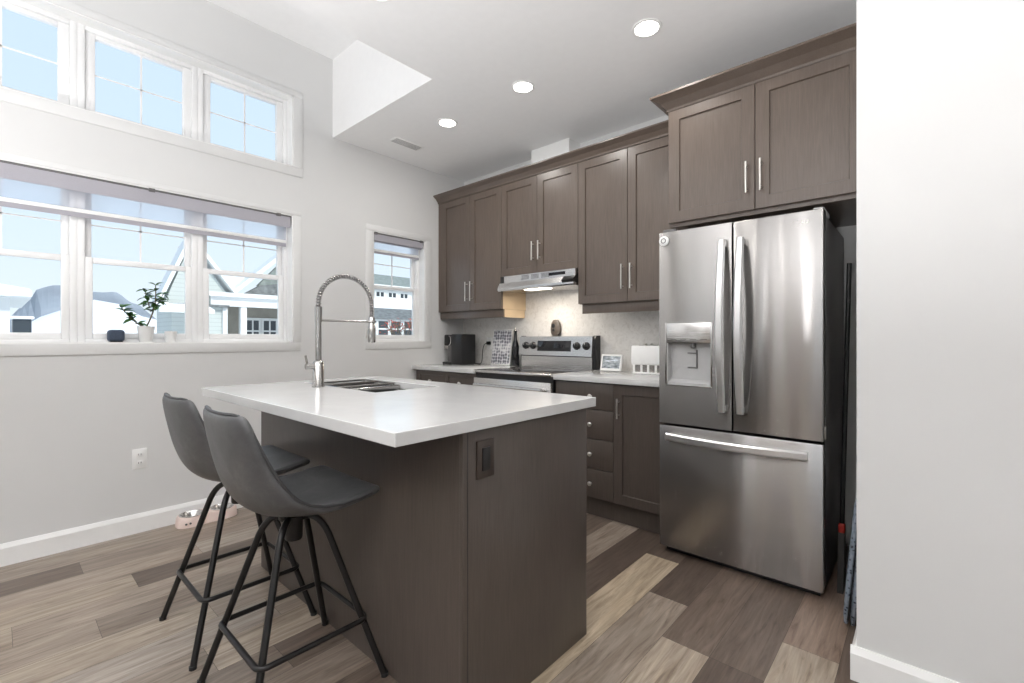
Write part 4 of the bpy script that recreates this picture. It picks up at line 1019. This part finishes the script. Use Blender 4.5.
# bottle
bxy = (-2.713, 3.09)
t = thing('oil_bottle', (*bxy, CT), 'tall dark glass bottle with a steel pourer left of the range', 'bottle')
m = MB(); m.lathe([(0.001, CT), (0.031, CT), (0.033, CT + 0.01), (0.033, CT + 0.17), (0.026, CT + 0.20), (0.014, CT + 0.235), (0.0125, CT + 0.30), (0.015, CT + 0.302), (0.015, CT + 0.312), (0.001, CT + 0.312)], (*bxy, 0), 20); m.build('glass_body', M['glassblack'], t, smooth=True)
m = MB(); m.lathe([(0.011, CT + 0.312), (0.009, CT + 0.322), (0.004, CT + 0.33), (0.003, CT + 0.352), (0.001, CT + 0.352)], (*bxy, 0), 12); m.build('pourer', M['chrome'], t, smooth=True)
# stoneware spoon rest on the range guard
t = thing('spoon_rest', (-2.31, 3.14, 1.172), 'brown oval stoneware ornament with two dark hollows standing on top of the range', 'ornament')
m = MB(); rows = []
for i in range(13):
    a = PI * i / 12; z = 1.172 + 0.068 * (1 - math.cos(a)); w_ = 0.046 * math.sin(a) ** 0.6 * (1.1 - 0.35 * i / 12) + (0.024 if i == 0 else 0)
    w_ = max(w_, 0.003); rows.append([(-2.31 + w_ * 1.2 * math.cos(k * PI / 10), 3.142 + 0.022 * (w_ / 0.046) * math.sin(k * PI / 10), z) for k in range(20)])
m.grid(rows, close_v=True, cap0=True, cap1=True); m.build('body', M['brownstone'], t, smooth=True)
m = MB()
for zz, rr_ in ((1.255, 0.017), (1.218, 0.011)): m.lathe([(rr_, 0), (rr_, -0.004), (0.001, -0.004)], (-2.318, 3.1215, zz), 14, 'Y')
m.build('hollow', M['black'], t, smooth=True)
# digital frame
t = thing('photo_display', (-1.70, 3.02, CT), 'white-framed tablet display showing a grey landscape on the right worktop', 'display')
Rf = Matrix.Rotation(0.0, 3, 'Z') @ Matrix.Rotation(-0.26, 3, 'X')
pv = (-1.74, 3.045, CT)
m = MB(); m.box(-1.8280, -1.6520, 3.0400, 3.0550, CT + 0.003, CT + 0.130, bev=0.006, seg=3, rot=Rf, piv=pv); m.build('frame', M['plastic_white'], t, smooth=True)
mm, nt, b = new_mat('landscape_screen'); v = coords(nt, (1, 1, 3)); f = noise_tex(nt, v, 14, 6, 0.6)
c = ramp(nt, f, [(0.35, (0.10, 0.12, 0.13)), (0.5, (0.30, 0.33, 0.35)), (0.62, (0.62, 0.66, 0.72))]); nt.links.new(c, b.inputs['Base Color']); nt.links.new(c, b.inputs['Emission Color']); setp(b, rough=0.15, emis_s=0.25)
m = MB(); m.box(-1.8130, -1.6670, 3.0385, 3.0405, CT + 0.022, CT + 0.115, rot=Rf, piv=pv); m.build('screen', mm, t)
m = MB(); m.box(-1.8000, -1.6800, 3.0550, 3.1050, CT, CT + 0.05, bev=0.01); m.build('stand', M['plastic_white'], t, smooth=True)
# toaster
t = thing('toaster', (-1.47, 3.02, CT), 'white two-slot toaster on a bright metal base beside the fridge', 'toaster')
qx0, qx1, qy0, qy1 = -1.535, -1.27, 2.97, 3.12
m = MB(); m.box(qx0, qx1, qy0, qy1, CT + 0.062, CT + 0.195, bev=0.012, seg=3); bd = m.build('shell', M['plastic_white'], t, smooth=True)
m = MB(); m.box(qx0 + 0.012, qx1 - 0.012, qy0 + 0.010, qy1 - 0.010, CT + 0.012, CT + 0.062); m.build('metal_base', M['chrome'], t)
m = MB()
for x in (qx0 + 0.02, qx0 + 0.075, qx0 + 0.125, qx0 + 0.18, qx1 - 0.02): m.box(x - 0.008, x + 0.008, qy0 + 0.006, qy0 + 0.016, CT + 0.010, CT + 0.064, bev=0.002)
m.box(qx0 + 0.01, qx1 - 0.01, qy0 + 0.004, qy1 - 0.006, CT, CT + 0.012, bev=0.003); m.build('foot_frame', M['plastic_white'], t, smooth=True)
m = MB(); m.box(qx0 + 0.04, qx1 - 0.04, qy0 + 0.04, qy0 + 0.062, CT + 0.1945, CT + 0.1962); m.box(qx0 + 0.04, qx1 - 0.04, qy1 - 0.062, qy1 - 0.04, CT + 0.1945, CT + 0.1962); m.build('slots', M['black'], bd)
m = MB()
for x in (qx0 + 0.10, qx0 + 0.14): m.lathe([(0.009, CT + 0.195), (0.009, CT + 0.210), (0.001, CT + 0.212)], (x, qy0 + 0.022, 0), 12)
m.tube([(qx0 + 0.195, qy0 + 0.02, CT + 0.19), (qx0 + 0.195, qy0 + 0.02, CT + 0.245)], 0.003, 8); m.build('levers', M['nickel'], bd, smooth=True)

# ------------------------------------------------------------------ outside
def lerp_tab(tab, y):
    if y <= tab[0][0]: return tab[0][1]
    for (a, p), (b, q) in zip(tab, tab[1:]):
        if y <= b: return p + (q - p) * (0.5 - 0.5 * math.cos(PI * (y - a) / (b - a)))
    return tab[-1][1]
GZ = -0.7
HILL = [(-12, 0.6), (-2, 1.1), (0.65, 1.35), (1.1, 2.0), (2.1, 2.5), (3.2, 3.0), (4.2, 2.85), (5.4, 2.2), (6.5, 2.0), (10, 1.7), (20, 1.0)]
m = MB(); rows = []
for i in range(46):
    x = W - 0.35 - i * 1.6; row = []
    for j in range(120):
        y = -40 + j * 0.9; k = max(0.0, min(1.0, (-x - 21) / 8.0)); k = k * k * (3 - 2 * k); back = math.exp(-max(0.0, -x - 30) / 14.0)
        row.append((x, y, GZ + (lerp_tab(HILL, y * 30 / max(20, -x)) - GZ) * k * back + 0.10 * noise.noise(Vector((x * 0.25, y * 0.25, 0)))))
    rows.append(row)
m.grid(rows); o = m.build('snow_field', M['snow'], None, smooth='all', org=(0, 0, 0)); o['kind'] = 'structure'
MT = [(-60, 4), (-10, 5), (3, 8), (8, 14), (11.4, 19.6), (16.6, 20.9), (25.5, 19.2), (32.3, 19.5), (38.5, 15.2), (47, 8), (60, 3), (160, 2)]
m = MB(); rows = [[], [], [], []]
for j in range(150):
    y = -60 + j * 1.5; h = lerp_tab(MT, y) + 0.9 * noise.noise(Vector((y * 0.23, 0, 0))) + 0.5 * noise.noise(Vector((y * 0.7, 3, 0)))
    rows[0].append((-190, y, -3)); rows[1].append((-215 + 5 * noise.noise(Vector((y * 0.1, 7, 0))), y, h * 0.55)); rows[2].append((-240, y, h)); rows[3].append((-300, y, -3))
m.grid(rows); o = m.build('mountain_ridge', M['mount'], None, org=(0, 0, 0)); o['kind'] = 'structure'

X0 = -17.0
t = thing('neighbour_house', (X0 - 3, 6.2, GZ), 'pale green house with snowy gabled roofs and a columned porch outside the big window', 'house')
m = MB(); m.prism([(3.60, GZ), (3.60, 2.16), (4.95, 2.16), (4.95, GZ)], X0 - 1.9, X0, 'X'); m.build('wall', M['siding_g'], t)
m = MB(); m.prism([(3.42, 2.22), (4.07, 4.05), (5.05, 2.66), (5.05, 2.22)], X0 - 0.4, X0 + 0.02, 'X'); m.build('gable_wall', M['siding_g'], t)
def rake(a, b, th, x0, x1, name, mat, parent):      # sloping roof board between two (y,z) points
    a, b = Vector(a), Vector(b); n_ = Vector((-(b - a).y, (b - a).x)).normalized()
    if n_.y < 0: n_ = -n_
    m = MB(); m.prism([tuple(a), tuple(b), tuple(b + n_ * th), tuple(a + n_ * th)], x0, x1, 'X'); return m.build(name, mat, parent)
rake((3.22, 2.05), (4.07, 4.18), 0.10, X0 - 0.5, X0 + 0.25, 'roof_rake', M['siding_w'], t)
rake((4.07, 4.18), (5.24, 2.62), 0.10, X0 - 1.5, X0 + 0.25, 'roof_rake', M['siding_w'], t)
m = MB(); m.prism([(3.42, 2.16), (3.50, 2.22), (5.1, 2.22), (5.1, 2.16)], X0, X0 + 0.22, 'X'); m.build('gable_eave', M['shingle'], t)
m = MB(); m.prism([(X0 + 0.05, 2.10), (X0 + 1.0, 1.98), (X0 + 1.0, 2.02), (X0 + 0.05, 2.24)], 3.1, 4.45, 'Y'); m.build('snowy_skirt_roof', M['snow'], t)
m = MB(); m.box(X0 + 0.9, X0 + 1.05, 3.1, 4.45, 1.90, 2.01); m.build('gutter', M['siding_w'], t)
m = MB(); m.prism([(5.10, 2.64), (5.2, 3.35), (6.1, 3.35), (5.55, 2.70)], X0 - 2.5, X0 - 0.6, 'X'); m.build('snow_roof', M['snow'], t)
m = MB(); m.prism([(5.60, 2.62), (6.15, 2.98), (6.9, 3.12), (8.9, 3.1), (8.9, 2.62)], X0 - 0.35, X0 - 0.1, 'X'); m.build('gable_shingles', M['shingle'], t)
m = MB(); m.prism([(6.1, 2.98), (7.45, 4.5), (8.9, 3.1)], X0 - 0.4, X0 - 0.2, 'X'); m.build('gable_wall', M['shingle_g'], t)
rake((5.30, 2.62), (7.45, 4.62), 0.12, X0 - 0.6, X0 + 0.15, 'roof_rake', M['siding_w'], t)
rake((7.45, 4.62), (9.2, 2.9), 0.12, X0 - 0.6, X0 + 0.15, 'roof_rake', M['siding_w'], t)
m = MB(); m.box(X0 - 0.1, X0 + 0.25, 4.50, 8.9, 2.50, 2.63); m.build('gutter', M['siding_w'], t)
m = MB(); m.box(X0 - 0.05, X0 + 0.10, 4.60, 8.9, 2.20, 2.50); m.build('porch_beam', M['siding_w'], t)
for y, w_ in ((5.02, 0.14), (5.57, 0.19), (8.2, 0.19)):
    m = MB(); m.box(X0 - 0.14, X0 + 0.06, y - w_ / 2, y + w_ / 2, GZ, 2.20, bev=0.01); m.build('porch_column', M['siding_w'], t, smooth=True)
m = MB(); m.box(X0 - 2.2, X0 - 2.0, 4.9, 8.9, GZ, 2.62); m.build('porch_wall', M['taupe'], t)
m = MB(); m.box(X0 - 2.0, X0 - 0.1, 4.9, 8.9, 2.48, 2.55); m.build('porch_ceiling', M['siding_w'], t)
def ext_window(parent, x, y0, y1, z0, z1, nx, nz, fr=0.07):
    m = MB(); m.box(x, x + 0.04, y0 - fr, y1 + fr, z0 - fr, z1 + fr); w_ = m.build('window', M['siding_w'], parent)
    m = MB(); g = 0.03
    dy, dz = (y1 - y0) / nx, (z1 - z0) / nz
    for i in range(nx):
        for k in range(nz): m.box(x + 0.04, x + 0.05, y0 + i * dy + g, y0 + (i + 1) * dy - g, z0 + k * dz + g, z0 + (k + 1) * dz - g)
    m.build('panes', M['darkglass'], w_); return w_
ext_window(t, X0 - 2.0, 6.30, 6.78, 1.0, 1.86, 2, 2); ext_window(t, X0 - 2.0, 6.90, 7.40, 1.0, 1.86, 2, 2)

XN = -12.0
t = thing('neighbour_house', (XN - 2, -1.6, GZ), 'corner of a green-sided house with white trim at the left end of the big window', 'house')
m = MB(); m.box(XN - 4, XN, -3.5, 0.14, GZ, 1.88); m.build('wall', M['siding_g'], t)
m = MB(); m.box(XN - 0.02, XN + 0.03, 0.06, 0.20, GZ, 1.88); m.build('corner_board', M['siding_w'], t)
m = MB(); m.box(XN - 4.2, XN + 0.35, -3.5, 0.46, 1.88, 1.98); m.build('eave', M['siding_w'], t)
m = MB(); m.prism([(-3.5, 1.98), (-3.5, 2.7), (-2.4, 2.5), (0.42, 2.02), (0.46, 1.98)], XN - 4.2, XN + 0.35, 'X'); m.build('snow_roof', M['snow'], t)
t = thing('garden_shed', (-22.5, 0.75, GZ), 'small dark shed half hidden by snow beside the left house', 'shed')
m = MB(); m.box(-23, -22, 0.42, 0.86, GZ, 1.80, bev=0.05); m.build('wall', M['darkglass'], t, smooth=True)
m = MB(); m.box(-23.1, -21.9, 0.36, 0.92, 1.78, 1.88, bev=0.04); m.build('roof', M['snow'], t, smooth=True)

XG = -16.0
t = thing('neighbour_garage', (XG - 2, 11.6, GZ), 'white garage building with snowy roof seen through the small window', 'garage')
m = MB(); m.box(XG - 5, XG, 9.3, 14.5, GZ, 1.97); m.build('wall', M['siding_w'], t)
ext_window(t, XG, 10.02, 10.50, 1.20, 1.86, 1, 2); ext_window(t, XG, 10.62, 11.10, 1.20, 1.86, 1, 2); ext_window(t, XG, 11.22, 11.75, 1.20, 1.86, 1, 2)
m = MB(); m.prism([(XG + 0.2, 1.94), (XG - 2.6, 2.78), (XG - 2.6, 1.96), (XG + 0.2, 1.90)], 9.2, 14.5, 'Y'); m.build('roof', M['shingle'], t)
m = MB(); m.prism([(XG - 1.55, 2.465), (XG - 2.6, 2.90), (XG - 2.6, 2.76)], 9.2, 14.5, 'Y'); m.build('snow_cover', M['snow'], t)
m = MB(); m.box(XG - 5, XG - 2.6, 9.3, 14.5, 1.97, 3.58); m.build('upper_wall', M['siding_w'], t)
for y in (11.55, 12.2, 12.85): ext_window(t, XG - 2.6, y, y + 0.44, 3.04, 3.30, 2, 1, 0.04)
m = MB(); m.prism([(XG - 2.3, 3.54), (XG - 5.0, 4.45), (XG - 5.0, 3.54)], 9.0, 15.5, 'Y'); m.build('main_roof', M['shingle_g'], t)
m = MB(); m.box(XG - 2.35, XG - 2.25, 9.0, 15.5, 3.50, 3.58); m.build('gutter', M['siding_w'], t)
t = thing('red_shrub', (-11.5, 8.0, GZ), 'shrub with red autumn leaves outside the small window', 'shrub')
rnd = random.Random(3); tips = []
m = MB()
def grow(p, d, ln, r, lvl):
    q = p + d * ln; m.tube([p, (p + q) / 2 + Vector((0, rnd.uniform(-.03, .03), 0)), q], r, 5)
    if lvl == 0: tips.append(q); tips.append((p + q) / 2); return
    for _ in range(3): grow(q, (d + Vector((rnd.uniform(-.6, .6), rnd.uniform(-.7, .7), rnd.uniform(-.1, .5)))).normalized(), ln * 0.72, r * 0.6, lvl - 1)
for y in (8.10, 8.32): grow(Vector((-11.5, y, GZ)), Vector((0, rnd.uniform(-.05, .1), 1)).normalized(), 0.95, 0.025, 3)
m.build('branches', M['stemw'], t, smooth='all')
m = MB()
for q in tips:
    d = Vector((rnd.uniform(-1, 1), rnd.uniform(-1, 1), rnd.uniform(-1, 1))); leaf(m, q + d * 0.05, d, 0.085, 0.024)
m.build('leaves', M['bushred'], t)
